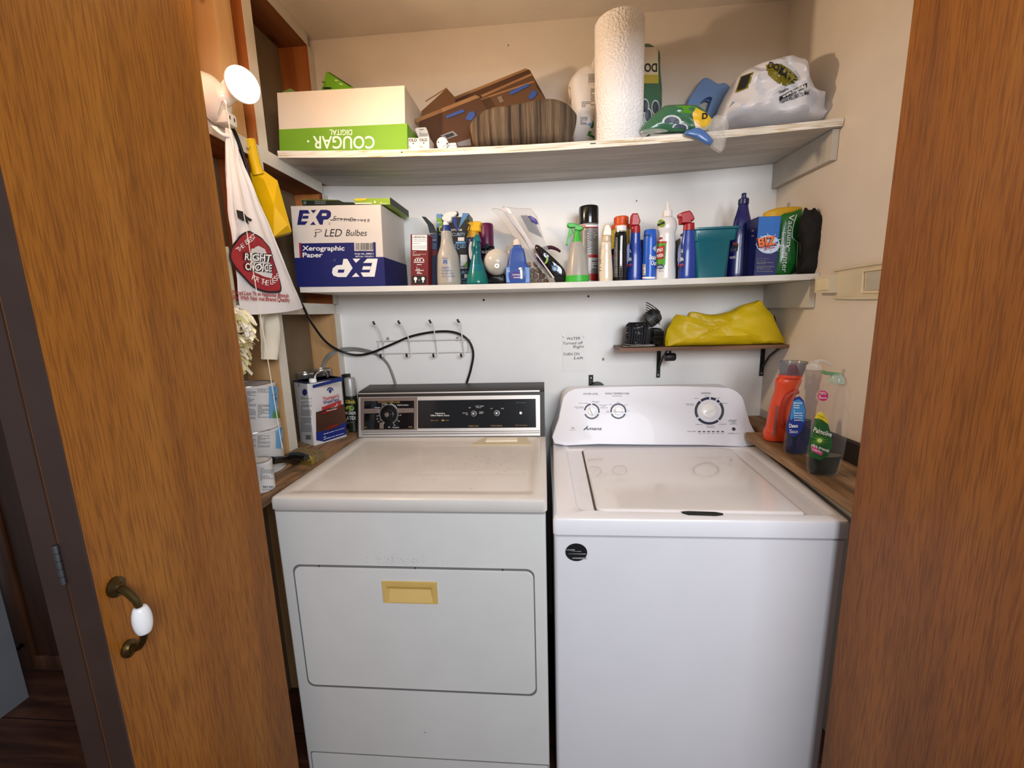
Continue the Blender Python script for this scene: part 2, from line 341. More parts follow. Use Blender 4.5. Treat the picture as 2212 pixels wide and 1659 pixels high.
struct(MB().box((-.72, -.36, 1.21), (1.38, .04, 2.42), BROWNP), 'wall_side', 'hall wall behind the cupboard door', 'wall')

# ---------------------------------------------------------------- shelves
def z1(x): return 1.8945+.0285*((x-1.02)/.95)**2
def z2(x): return 1.4745+(.0155*((x-1.45)/1.37)**2 if x < 1.45 else .0015*(x-1.45)/.37)
Y1, Y2 = -.313, -.273
def shelf_mesh(zf, x0, xr_, y1, th, top, front, under):
    m = MB(); N = 24; X = [x0+(xr_(0)-x0)*i/N for i in range(N+1)]; XF = [x0+(xr_(y1)-x0)*i/N for i in range(N+1)]
    def strip(a, b, mt): m.add(a+b, [(i, i+1, N+2+i, N+1+i) for i in range(N)], mt)
    tb = [(x, -.0015, zf(x)) for x in X]; tf = [(x, y1, zf(x)) for x in XF]; bb = [(x, -.0015, zf(x)-th) for x in X]; bf = [(x, y1, zf(x)-th) for x in XF]
    strip(tb, tf, top); strip(tf, bf, front); strip(bf, bb, under); strip(bb, tb, under)
    for k in (0, N): m.add([tb[k], tf[k], bf[k], bb[k]], [(0, 1, 2, 3)], under)
    return m
up = T('upper_shelf', 'sagging plywood upper shelf with grey underside', 'shelf', (0, 0, 0))
sm_ = shelf_mesh(z1, .083, lambda y: xr(y)-.002, Y1, .021, PLYG, PLYE, PLYG)
for u, v in ((1281, 310), (868, 329)): p = pY(u, v, Y1); sm_.box((p.x, Y1-.0005, p.z), (.017 if u > 1000 else .006, .001, .0025), BLACK)
sm_.box((.95, -.16, z1(.95)-.0212), (.02, .0015, .0006), PLYG)
sm_.build('board', up)
def cleat(nm, par, y1, z0, z1_, mt=TRIMW):
    MB().loft([[(xr(y)-.0205, y, z) for y, z in ((-.002, z0), (y1, z0), (y1, z1_), (-.002, z1_))], [(xr(y)-.0015, y, z) for y, z in ((-.002, z0), (y1, z0), (y1, z1_), (-.002, z1_))]], mt).build(nm, par)
cleat('cleat', up, -.298, 1.806, z1(1.8)-.022, mat('#c6c0b4', .55, var=.06))
mid = T('middle_shelf', 'white painted middle shelf lined with cleaning bottles', 'shelf', (0, 0, 0))
shelf_mesh(z2, .083, lambda y: xr(y)-.002, Y2, .0185, mat('#b9b6ae', .5), mat('#dad7cf', .5, var=.1, bump=.3, bs=80), mat('#d0cdc6', .5)).build('board', mid)
cleat('cleat', mid, -.262, 1.369, z2(1.8)-.0195, mat('#cdc8bc', .55, var=.04))
# ledges beside the machines
tag(MB().box((.1435, -.38, .905), (.12, .76, .02), LEDGE).box((.0265, -.2175, .905), (.117, .345, .02), LEDGE).box((.0265, -.62, .905), (.117, .33, .02), LEDGE).build('side_ledge'), 'rough wooden ledge left of the dryer holding paint cans', 'ledge')
lg = MB(); A = [(1.662, -.78, .915), (xr(-.78)-.002, -.78, .915), (xr(0)-.002, -.002, .937), (1.722, -.002, .937), (1.722, -.215, .931), (1.662, -.215, .931)]
lg.loft([[(x, y, z-.025) for x, y, z in A], A], LEDGE)
tag(lg.build('side_ledge'), 'rough wooden ledge right of the washer holding soap bottles', 'ledge')
def zl(y): return .937+.022*y/.78
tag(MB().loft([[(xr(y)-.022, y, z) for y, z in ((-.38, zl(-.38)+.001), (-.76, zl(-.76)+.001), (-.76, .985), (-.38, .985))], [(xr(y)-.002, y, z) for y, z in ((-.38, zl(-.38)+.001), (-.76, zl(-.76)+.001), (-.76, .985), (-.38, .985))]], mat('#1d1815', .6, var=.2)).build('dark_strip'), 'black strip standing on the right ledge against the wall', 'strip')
# ================================================================ working from planes of the place
def wmat(o):
    M = o.matrix_basis.copy()
    while o.parent: o = o.parent; M = o.matrix_basis @ M
    return M
def part(mb, name, parent, label=None, ang=38):
    """world-space shapes become a child of parent"""
    I = wmat(parent).inverted(); mb.v = [tuple(I @ Vector(v)) for v in mb.v]; o = mb.build(name, parent, ang=ang)
    if label: o['label'] = label
    return o
def solo(mb, name, label, cat, base, group=None, ang=38):
    """one-mesh thing with its origin at base"""
    b = Vector(base); mb.v = [tuple(Vector(v)-b) for v in mb.v]; o = mb.build(name, None, b, ang=ang); return tag(o, label, cat, group)
def CPL(k, P0, N, off=.0008):
    P0 = Vector(P0); N = Vector(N).normalized()
    def f(x, y):
        u, v = cp(k, x, y) if k else (x, y); d = ray(u, v); t = (P0-CAM).dot(N)/d.dot(N); return CAM+d*t+N*off
    return f
def UT(f, cx, cy): return lambda a, b: f(cx+a, cy-b)
def rquad(pts, r, n=5):
    o = []; N = len(pts)
    for i in range(N):
        p = Vector(pts[i]); a = (Vector(pts[i-1])-p); b = (Vector(pts[(i+1) % N])-p); rr = r[i] if isinstance(r, (list, tuple)) else r
        s_, e_ = p+a.normalized()*rr, p+b.normalized()*rr
        for j in range(n+1): t = j/n; o.append(tuple(s_*(1-t)**2+p*2*t*(1-t)+e_*t*t))
    return o
def ptext(m, f, t, cx, cy, h, mt, w=0, **k):
    """print centred on a spot of a plane: h = letter height, w = width, both in that plane's units"""
    m.text(t, h/.70, mt, UT(f, cx, cy-(-h/2)), fit=w, **k)

# ================================================================ dryer
ENAM = mat('#d6d6d2', .32, coat=.25, var=.02); ENAMT = mat('#d2cec8', .3, coat=.3, var=.04); ENW = mat('#e2e2e6', .25, coat=.35, var=.015)
dry = T('dryer', 'older white clothes dryer with a black and chrome control panel', 'dryer', (.575, -.38, 0))
DX0, DX1, DY0, DYF = .2065, .9435, -.035, -.73
def rect(x0, x1, y0, y1, r, n=4): return rpoly(x1-x0, y1-y0, r, n, (x0+x1)/2, (y0+y1)/2)
m = MB().loft([[(x, y, z) for x, y in rect(DX0+.004, DX1-.004, DYF, DY0, .008)] for z in (.012, .872)], ENAM)
for u, v, q in ((780, 1345, 1.3), (918, 1582, 3), (1205, 1185, 2)):
    p = pY(u, v, DYF); m.disc(p.x, p.z, .0012*q, .0012, PRINTG, FL(DYF-.0006), 8)
rs = random.Random(7)
for i in range(150):
    u, v = (rs.gauss(842, 26), rs.gauss(1210, 7)) if i < 90 else (rs.gauss(895, 34), rs.gauss(1213, 4))
    p = pY(u, v, DYF); q = rs.uniform(.0005, .0014); m.disc(p.x, p.z, q*1.5, q, mat('#bfbeba', .6, var=0), FL(DYF-.0005-i*1e-6), 6)
part(m, 'cabinet', dry)
m = MB()
rg = lambda i, z, r=.012: [(x, y, z) for x, y in rect(DX0+i, DX1-i, DYF-.004+i, DY0-i, r)]
rc = lambda i, z: [(x, y, z) for x, y in rect(.246+i, .906-i, -.695+i, -.225-i, .014)]
m.loft([rg(.003, .877), rg(0, .881), rg(0, .905), rg(.002, .911), rg(.007, .914), rc(0, .914), rc(.005, .9105), rc(.02, .9105)], ENAMT, caps=(1, 1))
rd = random.Random(5)
for i in range(46):
    x, y = rd.gauss(.74, .1), rd.gauss(-.5, .09)
    if .27 < x < .88 and -.67 < y < -.3: m.box((x, y, .9107), (rd.uniform(.002, .007), .0012, .0003), mat('#8d857c', .7), None)
part(m, 'top', dry)
m = MB().prism(rect(.245, .908, .3305, .7185, .022, 6), .0016, mat('#6f6f6d', .5), y=DYF-.0002)
m.prism(rect(.2495, .9045, .3395, .7125, .02, 6), .010, ENAM, y=DYF+.0005, bev=.002)
for u, v in ((690, 1224), (897, 1227), (1086, 1230)): p = pY(u, v, DYF); m.lathe([(0, .0026), (.002, .002), (.002, 0)], mat('#6a665e', .4, .8), TR(p.x, DYF-.001, .7155) @ RX(PI/2), n=10)
dd = part(m, 'door', dry)
DH = DYF+.0022
YH = mat('#d2b064', .45, var=.06)
q = lambda x0, x1, a, b, y: [(x, y, z) for x, z in ((x0, a), (x1, a), (x1, b), (x0, b))]
m = MB().loft([q(.496, .647, .613, .678, DH-.007), q(.497, .646, .614, .677, DH-.0105), q(.507, .634, .616, .667, DH-.0105), q(.512, .630, .617, .659, DH-.008), q(.516, .629, .618, .655, DH-.0075)], YH, caps=(1, 1))
m.add([(.5165, DH-.0078, .655), (.6285, DH-.0078, .655), (.634, DH-.0102, .617), (.5115, DH-.0102, .617)], [(0, 1, 2, 3)], mat('#e0bf75', .45))
m.box((.5725, DH-.0095, .661), (.125, .003, .004), mat('#b3924d', .5))
part(m, 'handle', dd, 'yellowed plastic recessed handle')
m = MB().prism(rect(.225, .938, .02, .1025, .006), .002, mat('#86847f', .6), y=DYF-.0002).prism(rect(.229, .936, .018, .099, .005), .003, ENAM, y=DYF-.001)
part(m, 'toe_panel', dry)
bd = MB(); P = [pZ(u, v, .9115) for u, v in ((1016, 962), (1149, 962), (1138, 946), (1048, 946))]
TAN = mat('#cbbfa0', .4); bd.loft([[(p.x, p.y, z) for p in P] for z in (.911, .9145)], TAN)
P = [pZ(u, v, .915) for u, v in ((1049, 954), (1118, 953), (1118, 947), (1053, 948))]; bd.loft([[(p.x, p.y, z) for p in P] for z in (.914, .9185)], mat('#efe8d6', .4))
part(bd, 'lint_screen', dry, 'cream lint screen cover')
# control console
CP0, CN = (.57, -.203, .917), Vector((0, -.162, .038)).normalized()
CB = mat('#2a2522', .45, var=.1); GLS = mat('#0c0d10', .18, coat=.5)
m = MB(); prof = [(-.03, .915), (-.2022, .915), (-.1645, 1.080), (-.150, 1.088), (-.045, 1.097), (-.03, 1.090)]
m.loft([[(x, y, z) for y, z in prof] for x in (.206, .940)], CB)
co = part(m, 'console', dry, 'black console with chrome frame')
f0 = CPL('B5', CP0, CN, .0012); f1 = CPL('B5', CP0, CN, .0022); f2 = CPL('B5', CP0, CN, .0030)
m = MB()
CHB = mat('#d6d1cb', .5, .75, var=.06); CHD = mat('#8d7d75', .45, .6, var=.1)
m.poly([(160, 268), (1965, 245), (1968, 650), (162, 665)], CHB, f0)
m.poly([(160, 228), (1960, 198), (1962, 212), (160, 238)], mat('#d9d5cf', .45, .75), f0)
m.poly([(180, 275), (745, 265), (745, 595), (185, 600)], CHD, f1)
for a, b in (((192, 612), (1965, 600)), ((192, 636), (1965, 618))): m.poly([a, b, (b[0], b[1]+5), (a[0], a[1]+5)], mat('#4c4644', .3, .9), f1)
part(m, 'chrome_frame', co)
m = MB(); m.poly([(220, 307), (714, 302), (714, 582), (215, 588)], GLS, f2)
m.poly([(218, 383), (372, 380), (372, 425), (218, 430)], CHD, CPL('B5', CP0, CN, .0034)); m.poly([(552, 378), (712, 376), (712, 420), (552, 424)], CHD, CPL('B5', CP0, CN, .0034)); m.poly([(372, 520), (412, 520), (412, 580), (372, 582)], CHD, CPL('B5', CP0, CN, .0034))
f3 = CPL('B5', CP0, CN, .004); GOLD = mat('#b08a4a', .5)
ptext(m, f3, 'AUTOMATIC FABRIC CARE', 465, 316, 17, GOLD, 215); ptext(m, f3, 'WRINKLE GUARD 1', 604, 346, 11, PRINTW, 115); ptext(m, f3, 'VERY DRY', 416, 335, 9, PRINTW, 50); ptext(m, f3, 'MORE DRY', 352, 371, 9, PRINTW, 55)
ptext(m, f3, 'TIMED', 677, 563, 13, GOLD, 42); ptext(m, f3, 'AIR', 232, 568, 12, GOLD, 24); ptext(m, f3, 'TOUCH-UP', 533, 568, 10, PRINTW, 66)
ptext(m, f3, 'DRY', 318, 405, 9, INK, 22); ptext(m, f3, 'OFF', 610, 401, 9, INK, 22); ptext(m, f3, '40', 467, 565, 11, PRINTW, 18)
for t_, x, y in (('10', 350, 455), ('20', 350, 483), ('30', 360, 510), ('70', 580, 445), ('60', 565, 505), ('50', 520, 545)): ptext(m, f3, t_, x, y, 10, PRINTW)
for i in range(34):
    a = R(-150+300*i/33); k = (96, 84) if i % 3 else (104, 84); x0, y0 = 463, 437
    p_ = [(x0+math.sin(a+d)*r_, y0-math.cos(a+d)*r_*1.08) for d, r_ in ((-.014, k[1]), (.014, k[1]), (.014, k[0]), (-.014, k[0]))]; m.poly(p_, PRINTW, f3)
m.disc(463, 437, 100, 108, PRINTW, f3, 16, a0=-80, a1=-30, rin=.965)
part(m, 'timer_panel', co)
m = MB(); m.poly([(752, 300), (1922, 283), (1926, 568), (752, 578)], GLS, f2)
ptext(m, f3, 'Kenmore', 972, 427, 14, PRINTW, 92, bold=.01); ptext(m, f3, 'Ultra Fabric Care', 972, 448, 15, PRINTW, 184, bold=.01); ptext(m, f3, 'HEAVY DUTY', 920, 499, 9, GOLD, 80); ptext(m, f3, 'SOFT HEAT', 1025, 497, 9, GOLD, 76)
m.poly([(985, 505), (1000, 484), (1015, 505)], GOLD, f3)
ptext(m, f3, 'FABRIC CARE', 1305, 554, 13, GOLD, 100); ptext(m, f3, 'CYCLE SIGNAL', 1535, 551, 12, GOLD, 118); ptext(m, f3, 'PUSH TO START', 1776, 322, 8, PRINTG, 98); ptext(m, f3, 'PUSH TO START', 1780, 547, 8, GOLD, 118)
for t_, x, y, w_ in (('KNIT / PRESS', 1367, 356, 80), ('TOUCH UP', 1357, 370, 52), ('NORMAL', 1385, 415, 42), ('HEAVY', 1380, 428, 40), ('DELICATE', 1222, 425, 48), ('LOW', 1240, 440, 24), ('HOT', 1268, 372, 22), ('OFF', 1485, 380, 18), ('LOUD', 1592, 379, 28)): ptext(m, f3, t_, x, y, 8, PRINTW, w_)
part(m, 'control_panel', co)
def axisM(P, N): return Matrix.Translation(P) @ Vector(N).to_track_quat('Z', 'Y').to_matrix().to_4x4()
for nm, x, y, r_ in (('timer_knob', 463, 440, .0195), ('dial_knob', 1307, 430, .0095), ('dial_knob', 1536, 426, .0095), ('start_button', 1775, 424, .0085)):
    M_ = axisM(f1(x, y), CN); k = r_/.0195
    if nm == 'timer_knob':
        m = MB().lathe([(0, .0195), (.003, .0195), (.004, .0165), (.02, .015), (.022, .013)], mat('#111113', .35), M_, n=36).lathe([(.0205, .0085), (.0228, .0083), (.0235, .0075)], mat('#d5d5d2', .25, 1), M_, n=32)
    elif nm == 'start_button': m = MB().lathe([(0, r_), (.004, r_*.98), (.005, r_*.7), (.009, r_*.66)], mat('#111113', .4), M_).lathe([(.0085, r_*.62), (.0103, r_*.58)], mat('#e9e9e6', .4), M_)
    else: m = MB().lathe([(0, r_+.0012), (.0014, r_+.0012), (.0015, r_)], mat('#d8d8d4', .3, .6), M_).lathe([(0.0012, r_), (.008, r_*.85), (.009, r_*.7)], mat('#111113', .4), M_).lathe([(.0085, r_*.5), (.0112, r_*.46)], mat('#dcdcd8', .3, .8), M_)
    part(m, nm, co)

# ================================================================ washer
wsh = T('washer', 'white top-loading washing machine beside the older dryer', 'washer', (1.3065, -.39, 0))
WX0, WX1, WYF, WD = .957, 1.656, -.753, .874
part(MB().loft([[(x, y, z) for x, y in rect(WX0+.003, WX1-.003, WYF+.002, -.045, .010)] for z in (.012, .823)], ENW), 'cabinet', wsh)
fz = CPL(None, (0, 0, WD), (0, 0, 1), 0)
rcs = [fz(*p) for p in ((1222, 970), (1612, 966), (1808, 1114), (1246, 1102))]; lid = [fz(*p) for p in ((1259, 972), (1576, 970), (1741, 1111), (1289, 1103))]
m = MB(); ol = lambda i: rquad([(.972+i, -.045-i), (1.732-i, -.045-i), (WX1+.002-i, WYF+i), (WX0+i, WYF+i)], .012)
rin = rquad([(p.x, p.y) for p in rcs], [.03, .06, .02, .03])
ctr = Vector((1.32, -.45)); sh = lambda ps, k: [tuple(ctr+(Vector(p)-ctr)*k) for p in ps]
m.loft([[(x, y, .826) for x, y in ol(.004)], [(x, y, .830) for x, y in ol(0)], [(x, y, WD-.008) for x, y in ol(0)], [(x, y, WD-.002) for x, y in ol(.003)], [(x, y, WD) for x, y in ol(.009)], [(x, y, WD) for x, y in rin], [(x, y, WD-.004) for x, y in sh(rin, .985)], [(x, y, WD-.005) for x, y in sh(rin, .97)]], ENW)
part(m, 'top_deck', wsh)
lp = rquad([(p.x, p.y) for p in lid], [.012, .03, .012, .02]); m = MB(); lc = sum((Vector(p) for p in lp), Vector((0, 0)))/len(lp)
shl = lambda k, dx=0: [(lc.x+(p[0]-lc.x)*k+dx, lc.y+(p[1]-lc.y)*k) for p in lp]
m.loft([[(x, y, WD-.0052) for x, y in shl(1.004, -.004)], [(x, y, WD-.0042) for x, y in shl(1.004, -.004)]], mat('#4a4a48', .6))
m.loft([[(x, y, WD-.006) for x, y in lp], [(x, y, WD+.001) for x, y in lp], [(x, y, WD+.004) for x, y in shl(.988)], [(x, y, WD+.0045) for x, y in shl(.97)]], mat('#dcd9d8', .12, coat=.6, var=.01))
nt_ = [fz(*p) for p in ((1473, 1109), (1487, 1108), (1545, 1110), (1562, 1113), (1545, 1115), (1487, 1113))]; m.loft([[(p.x, p.y, WD+z) for p in nt_] for z in (-.002, .0052)], BLACK)
part(m, 'lid', wsh)
# console
WP0, WN = (1.3, -.205, .888), Vector((0, -.197, .075)).normalized()
g0 = CPL('B6', WP0, WN, 0)
oc = [(78, 700), (118, 470), (152, 300), (168, 250), (200, 212), (250, 185), (320, 172), (620, 158), (1000, 150), (1380, 153), (1700, 165), (1770, 178), (1825, 205), (1868, 250), (1895, 320), (1945, 500), (2005, 713), (1500, 714), (1000, 712), (500, 706)]
oc3 = catmull([tuple(g0(*p)) for p in oc], 3, True); cc = sum((Vector(p) for p in oc3), Vector())/len(oc3)
WC = mat('#dfe1e8', .42, coat=.08, var=.01)
m = MB(); bk = [(p[0], -.05, min(p[2], 1.08) if p[2] > .9 else p[2]) for p in oc3]; fr = [tuple(cc+(Vector(p)-cc)*.988+WN*.003) for p in oc3]
m.loft([bk, [(p[0], p[1]+.006, p[2]) for p in oc3], oc3, fr], WC)
h0 = CPL('B6', WP0, WN, .0036); NV = mat('#15183a', .4); DKG = mat('#2e3438', .4)
ptext(m, h0, 'WATER LEVEL', 424, 226, 17, INK, 144); ptext(m, h0, 'WASH TEMPERATURE', 676, 223, 18, INK, 230); ptext(m, h0, 'all cold rinses', 676, 245, 10, INK, 92); ptext(m, h0, 'NORMAL', 1525, 220, 17, INK, 94)
ptext(m, h0, 'START', 1778, 484, 22, INK, 76); ptext(m, h0, 'PAUSE', 1784, 503, 9, INK, 38); ptext(m, h0, 'UNLOCK LID', 1784, 514, 8, INK, 68); ptext(m, h0, 'CANCEL', 1765, 603, 12, INK, 66); ptext(m, h0, 'hold 3 sec', 1824, 604, 7, INK, 46)
ptext(m, h0, 'Amana', 442, 556, 30, NV, 172, bold=.022, shear=.25); m.poly([(352, 570), (395, 530), (402, 532), (362, 574)], NV, h0)
ptext(m, h0, 'cycle status', 1388, 583, 11, INK, 86); ptext(m, h0, 'high efficiency', 254, 570, 7, PRINTG, 64); m.disc(254, 551, 15, 9, PRINTG, h0, 14, rin=.7); ptext(m, h0, 'he', 254, 551, 8, PRINTG)
for t_, x, y, w_ in (('auto sensing', 357, 315, 88), ('auto sensing', 310, 349, 88), ('extra rinse', 316, 361, 70), ('deep water', 473, 299, 76), ('wash', 477, 312, 32), ('deep water', 543, 332, 78), ('wash', 545, 345, 32), ('extra rinse', 551, 358, 74), ('cool', 682, 305, 28), ('cold', 610, 326, 28), ('warm', 762, 330, 36), ('tap', 586, 388, 20), ('cold', 586, 401, 28), ('hot', 785, 388, 20),
    ('regular', 1531, 244, 48), ('heavy', 1433, 268, 42), ('casual', 1634, 265, 46), ('delicate', 1702, 316, 54), ('bulky items', 1370, 321, 82), ('& sheets', 1375, 333, 62), ('diagnostic', 1457, 517, 68), ('rinse/spin', 1680, 515, 70), ('clean washer', 1567, 532, 92), ('with affresh', 1566, 545, 68)): ptext(m, h0, t_, x, y, 8.5, INK, w_)
for i, x in enumerate((1460, 1504, 1548, 1592, 1636, 1681)): m.poly([(x-13, 581), (x+13, 581), (x+13, 590), (x-13, 590)], NV, h0); ptext(m, h0, ('sensing', 'wash', 'rinse', 'spin', 'cycle', 'lid')[i], x, 601, 8, INK, 30)
def arcs(cx, cy, rx, ry, w_, segs):
    for a, b, c in segs: m.disc(cx, cy, rx, ry, c, h0, 16, a0=a, a1=b, rin=1-w_)
# angles counter-clockwise from the right in plane units where y runs down, so sweep signs flip
arcs(434, 393, 76, 76, .2, ((-172, -98, NV), (-86, 12, NV), (22, 158, DKG))); arcs(687, 391, 77, 75, .2, ((-190, -58, NV), (-58, 10, NV), (22, 158, DKG)))
arcs(1555, 388, 141, 132, .18, ((-128, -90, NV), (-148, -132, NV), (-84, -62, NV), (-56, -42, NV), (-38, 45, DKG), (150, 212, DKG), (50, 142, NV)))
wc = part(m, 'console', wsh, 'white console with rounded top')
KW = mat('#ececec', .3, coat=.3, var=0)
for nm, x, y, r_, ang_ in (('knob', 434, 393, .0155, 112), ('knob', 687, 391, .0158, 180), ('cycle_knob', 1551, 388, .0285, 32)):
    P_ = g0(x, y); M_ = axisM(P_, WN); m = MB().lathe([(.003, r_*.98), (.008, r_*.93), (.0095, r_*.85)], KW, M_, n=36)
    X_ = Vector((1, 0, 0)); Y_ = WN.cross(X_); d = X_*math.cos(R(ang_))-Y_*math.sin(R(ang_))*-1
    d = X_*math.cos(R(ang_))+Y_*math.sin(R(ang_)); e = WN.cross(d); big = nm == 'cycle_knob'; h_ = .004 if big else .013
    c_ = P_+WN*.009+(d*r_*.15 if big else Vector())
    L_, W_ = (r_*.85, .0042) if big else (r_*1.0, .006)
    base = [c_+d*L_*sx+e*W_*sy for sx, sy in ((-1, -1), (.6, -1.1), (1, 0), (.6, 1.1), (-1, 1))]; tp = [c_+d*L_*sx*.96+e*W_*sy*.5+WN*h_ for sx, sy in ((-1, -1), (.6, -1.1), (1, 0), (.6, 1.1), (-1, 1))]
    m.loft([[tuple(p) for p in base], [tuple(p) for p in tp]], KW)
    if big: m.loft([[tuple(p-WN*.0005) for p in [c_+d*L_*sx*1.1+e*W_*sy*1.35 for sx, sy in ((-1, -1), (.6, -1.1), (1, 0), (.6, 1.1), (-1, 1))]], [tuple(p+WN*.0003) for p in [c_+d*L_*sx*1.1+e*W_*sy*1.35 for sx, sy in ((-1, -1), (.6, -1.1), (1, 0), (.6, 1.1), (-1, 1))]]], mat('#b9b9b8', .4))
    part(m, nm, wc)
part(MB().lathe([(.003, .0065), (.0052, .0062), (.0056, .005)], mat('#22282c', .35), axisM(g0(1786, 562), WN), n=24), 'start_button', wc)
# worn round sticker
m = MB(); p = pY(1245, 1193, WYF); ST = mat('#17181a', .4, var=.3)
m.prism([(p.x+.027*math.cos(t*PI/16), p.z+.024*math.sin(t*PI/16)) for t in range(32)], .0012, ST, y=WYF-.0002)
for a, b, c, d in ((-.027, .006, -.004, .009), (-.022, -.004, .024, -.0022), (-.012, -.017, .025, -.013), (-.015, .003, .012, .0042)):
    m.poly([(p.x+a, p.z+b), (p.x+c, p.z+b-.001), (p.x+c, p.z+d), (p.x+a+.004, p.z+d-.001)], mat('#8c8c90', .5), FL(WYF-.0012))
solo(m, 'round_sticker', 'scuffed round black sticker stuck on the front of the washer', 'sticker', (p.x, WYF, p.z))

# ================================================================ lamp on the stud wall
LF = pY(525, 183, -.60); LA = Vector((.85, -.5, -.1)).normalized()
lampb = Vector((.083, -.575, LF.z-.012))
lam = T('lamp', 'white lampholder with a lit reflector bulb on the left stud wall', 'lamp', lampb)
CER = mat('#e8e2d6', .25, coat=.4, var=.02)
m = MB().lathe([(0, .0), (0, .055), (.012, .056), (.022, .05), (.034, .034), (.04, 0)], CER, TR(.083, -.585, LF.z-.02) @ RY(PI/2), sm=2)
m.box((.105, -.568, LF.z-.062), (.040, .045, .034), CER, r=.008)
for dy in (-.008, .008): m.box((.1255, -.568+dy, LF.z-.062), (.001, .003, .009), BLACK)
part(m, 'socket_base', lam)
Q = LA.to_track_quat('Z', 'Y').to_matrix().to_4x4(); ML = Matrix.Translation(LF) @ Q
part(MB().tube([(.10, -.585, LF.z-.02), (.118, -.582, LF.z-.016), tuple(LF-LA*.072), tuple(LF-LA*.062)], lambda t: .021+.004*t, CER, n=20), 'socket', lam)
part(MB().lathe([(-.066, .019), (-.050, .0205), (-.034, .024), (-.012, .039), (-.003, .0415), (0, .0405)], mat('#efe8da', .3), ML, sm=2, n=32), 'bulb', lam)
BULB = glow('lit_bulb_face', '#ffdeba', LAMP_POWER*7)
part(MB().lathe([(.0, .0400), (.004, .036), (.007, .022), (.008, .0)], BULB, ML, sm=2, n=32, caps=(0, 1)), 'bulb_face', lam, 'glowing bulb face')
m = MB(); a = pY(488, 222, -.640); b = pY(609, 966, -.640); x_ = (a.x+b.x)/2
for i in range(14): m.lathe([(-.0014, .0), (0, .0016), (.0014, 0)], mat('#c9c2b0', .3, .8), TR(a.x, -.64, a.z-i*.0032), n=8)
m.tube([(.112, -.600, a.z-.005), (a.x-.02, -.625, a.z+.010), (a.x-.002, -.64, a.z), (a.x, -.64, a.z-.04), ((a.x+b.x)/2, -.64, (a.z+b.z)/2), (b.x, -.64, b.z+.012)], .0011, mat('#e3d9c2', .8), n=6).lathe([(-.004, .0032), (.004, .0028), (.012, .0016)], mat('#d9d9d6', .3, .8), TR(b.x, -.64, b.z), n=10)
part(m, 'pull_chain', lam, 'bead pull chain with a long string')
def XZ(k, pts, y, zf=None, tol=.03):
    o = []
    for q in pts:
        p = pY(*cp(k, q[0], q[1]), y); z = p.z
        if zf:
            s_ = zf(p.x)+.0006
            if abs(z-s_) < tol or z < s_: z = s_
        o.append((p.x, z))
    return o
def puff(k, out, yf, yb, mt, zf=None, n=3, seed=1, amp=.008, fr=16, m=None, tol=.03, crease=0):
    """soft closed body inflated from an outline"""
    m = m or MB(); q = catmull(XZ(k, out, (yf+yb)/2), n, True)
    if zf: q = [(x, max(z, zf(x)+.0008)) for x, z in q]
    cx = sum(p[0] for p in q)/len(q); cz = sum(p[1] for p in q)/len(q); rings = []
    for kk, t in ((.03, 0), (.15, 0), (.28, .01), (.4, .02), (.5, .03), (.6, .05), (.68, .075), (.76, .10), (.83, .15), (.9, .22), (.96, .31), (1, .42), (1, .6), (.9, .82), (.55, .97), (.03, 1)):
        y = yf+(yb-yf)*t; rg_ = []
        for x, z in q:
            X, Z_ = cx+(x-cx)*kk, cz+(z-cz)*kk
            dy = amp*(fold((X, Z_, 0), fr, seed)+.6*fold((X+Z_, Z_-X*.3, 3), fr*2.2, seed))*(1 if kk > .2 else .6)
            dy += crease*(abs(fold((X*.8, Z_*1.3, 1), fr*1.3, seed+7))-.25+.6*abs(fold((X+Z_*.7, Z_*.4, 5), fr*2.6, seed+9)))*(1 if t < .6 else .2)
            if zf: Z_ = max(Z_, zf(X)+.0008)
            rg_.append((X, y+dy if y+dy < -.003 else -.003, Z_))
        rings.append(rg_)
    return m.loft(rings, mt)
# ================================================================ hanging at the left
P5 = lambda x, y, xx: pX(*cp('A5', x, y), xx)
# cords
pts = [P5(204, 180, .0885), P5(250, 255, .0885), P5(310, 440, .0885), P5(375, 690, .0885), P5(470, 950, .0885), P5(560, 1150, .0885), pY(*cp('A5', 640, 1262), -.33)]
pts += [pY(*cp('B3', x, y), yy) for x, y, yy in ((160, 370, -.22), (300, 560, -.12), (450, 660, -.06), (610, 705, -.035), (770, 685, -.026), (1000, 592, -.027), (1200, 510, -.0215), (1440, 465, -.0218), (1640, 470, -.0218), (1780, 545, -.0218), (1838, 680, -.018), (1815, 850, -.018), (1770, 1000, -.018), (1760, 1060, -.018))]
solo(MB().tube([tuple(p) for p in pts], .0047, mat('#0b0b0c', .35), n=10), 'power_cord', 'black power cord drooping across the hooks on the back wall', 'cord', pts[-1])
pts = [pY(*cp('B3', x, y), yy) for x, y, yy in ((262, 870, -.046), (290, 770, -.046), (340, 700, -.05), (450, 648, -.03), (580, 636, -.009), (720, 655, -.0056), (850, 700, -.0056), (950, 800, -.0056), (1005, 930, -.0056), (1032, 1030, -.0056))]
solo(MB().tube([tuple(p) for p in pts], .0050, mat('#7d7a76', .5), n=10).tube([(p[0]+.004, p[1], p[2]-.0075) for p in pts], .0045, mat('#8b8883', .5), n=10), 'grey_cable', 'grey cable looping from the stud to behind the dryer', 'cable', pts[-1])
GT, GB = 1.880, 1.408
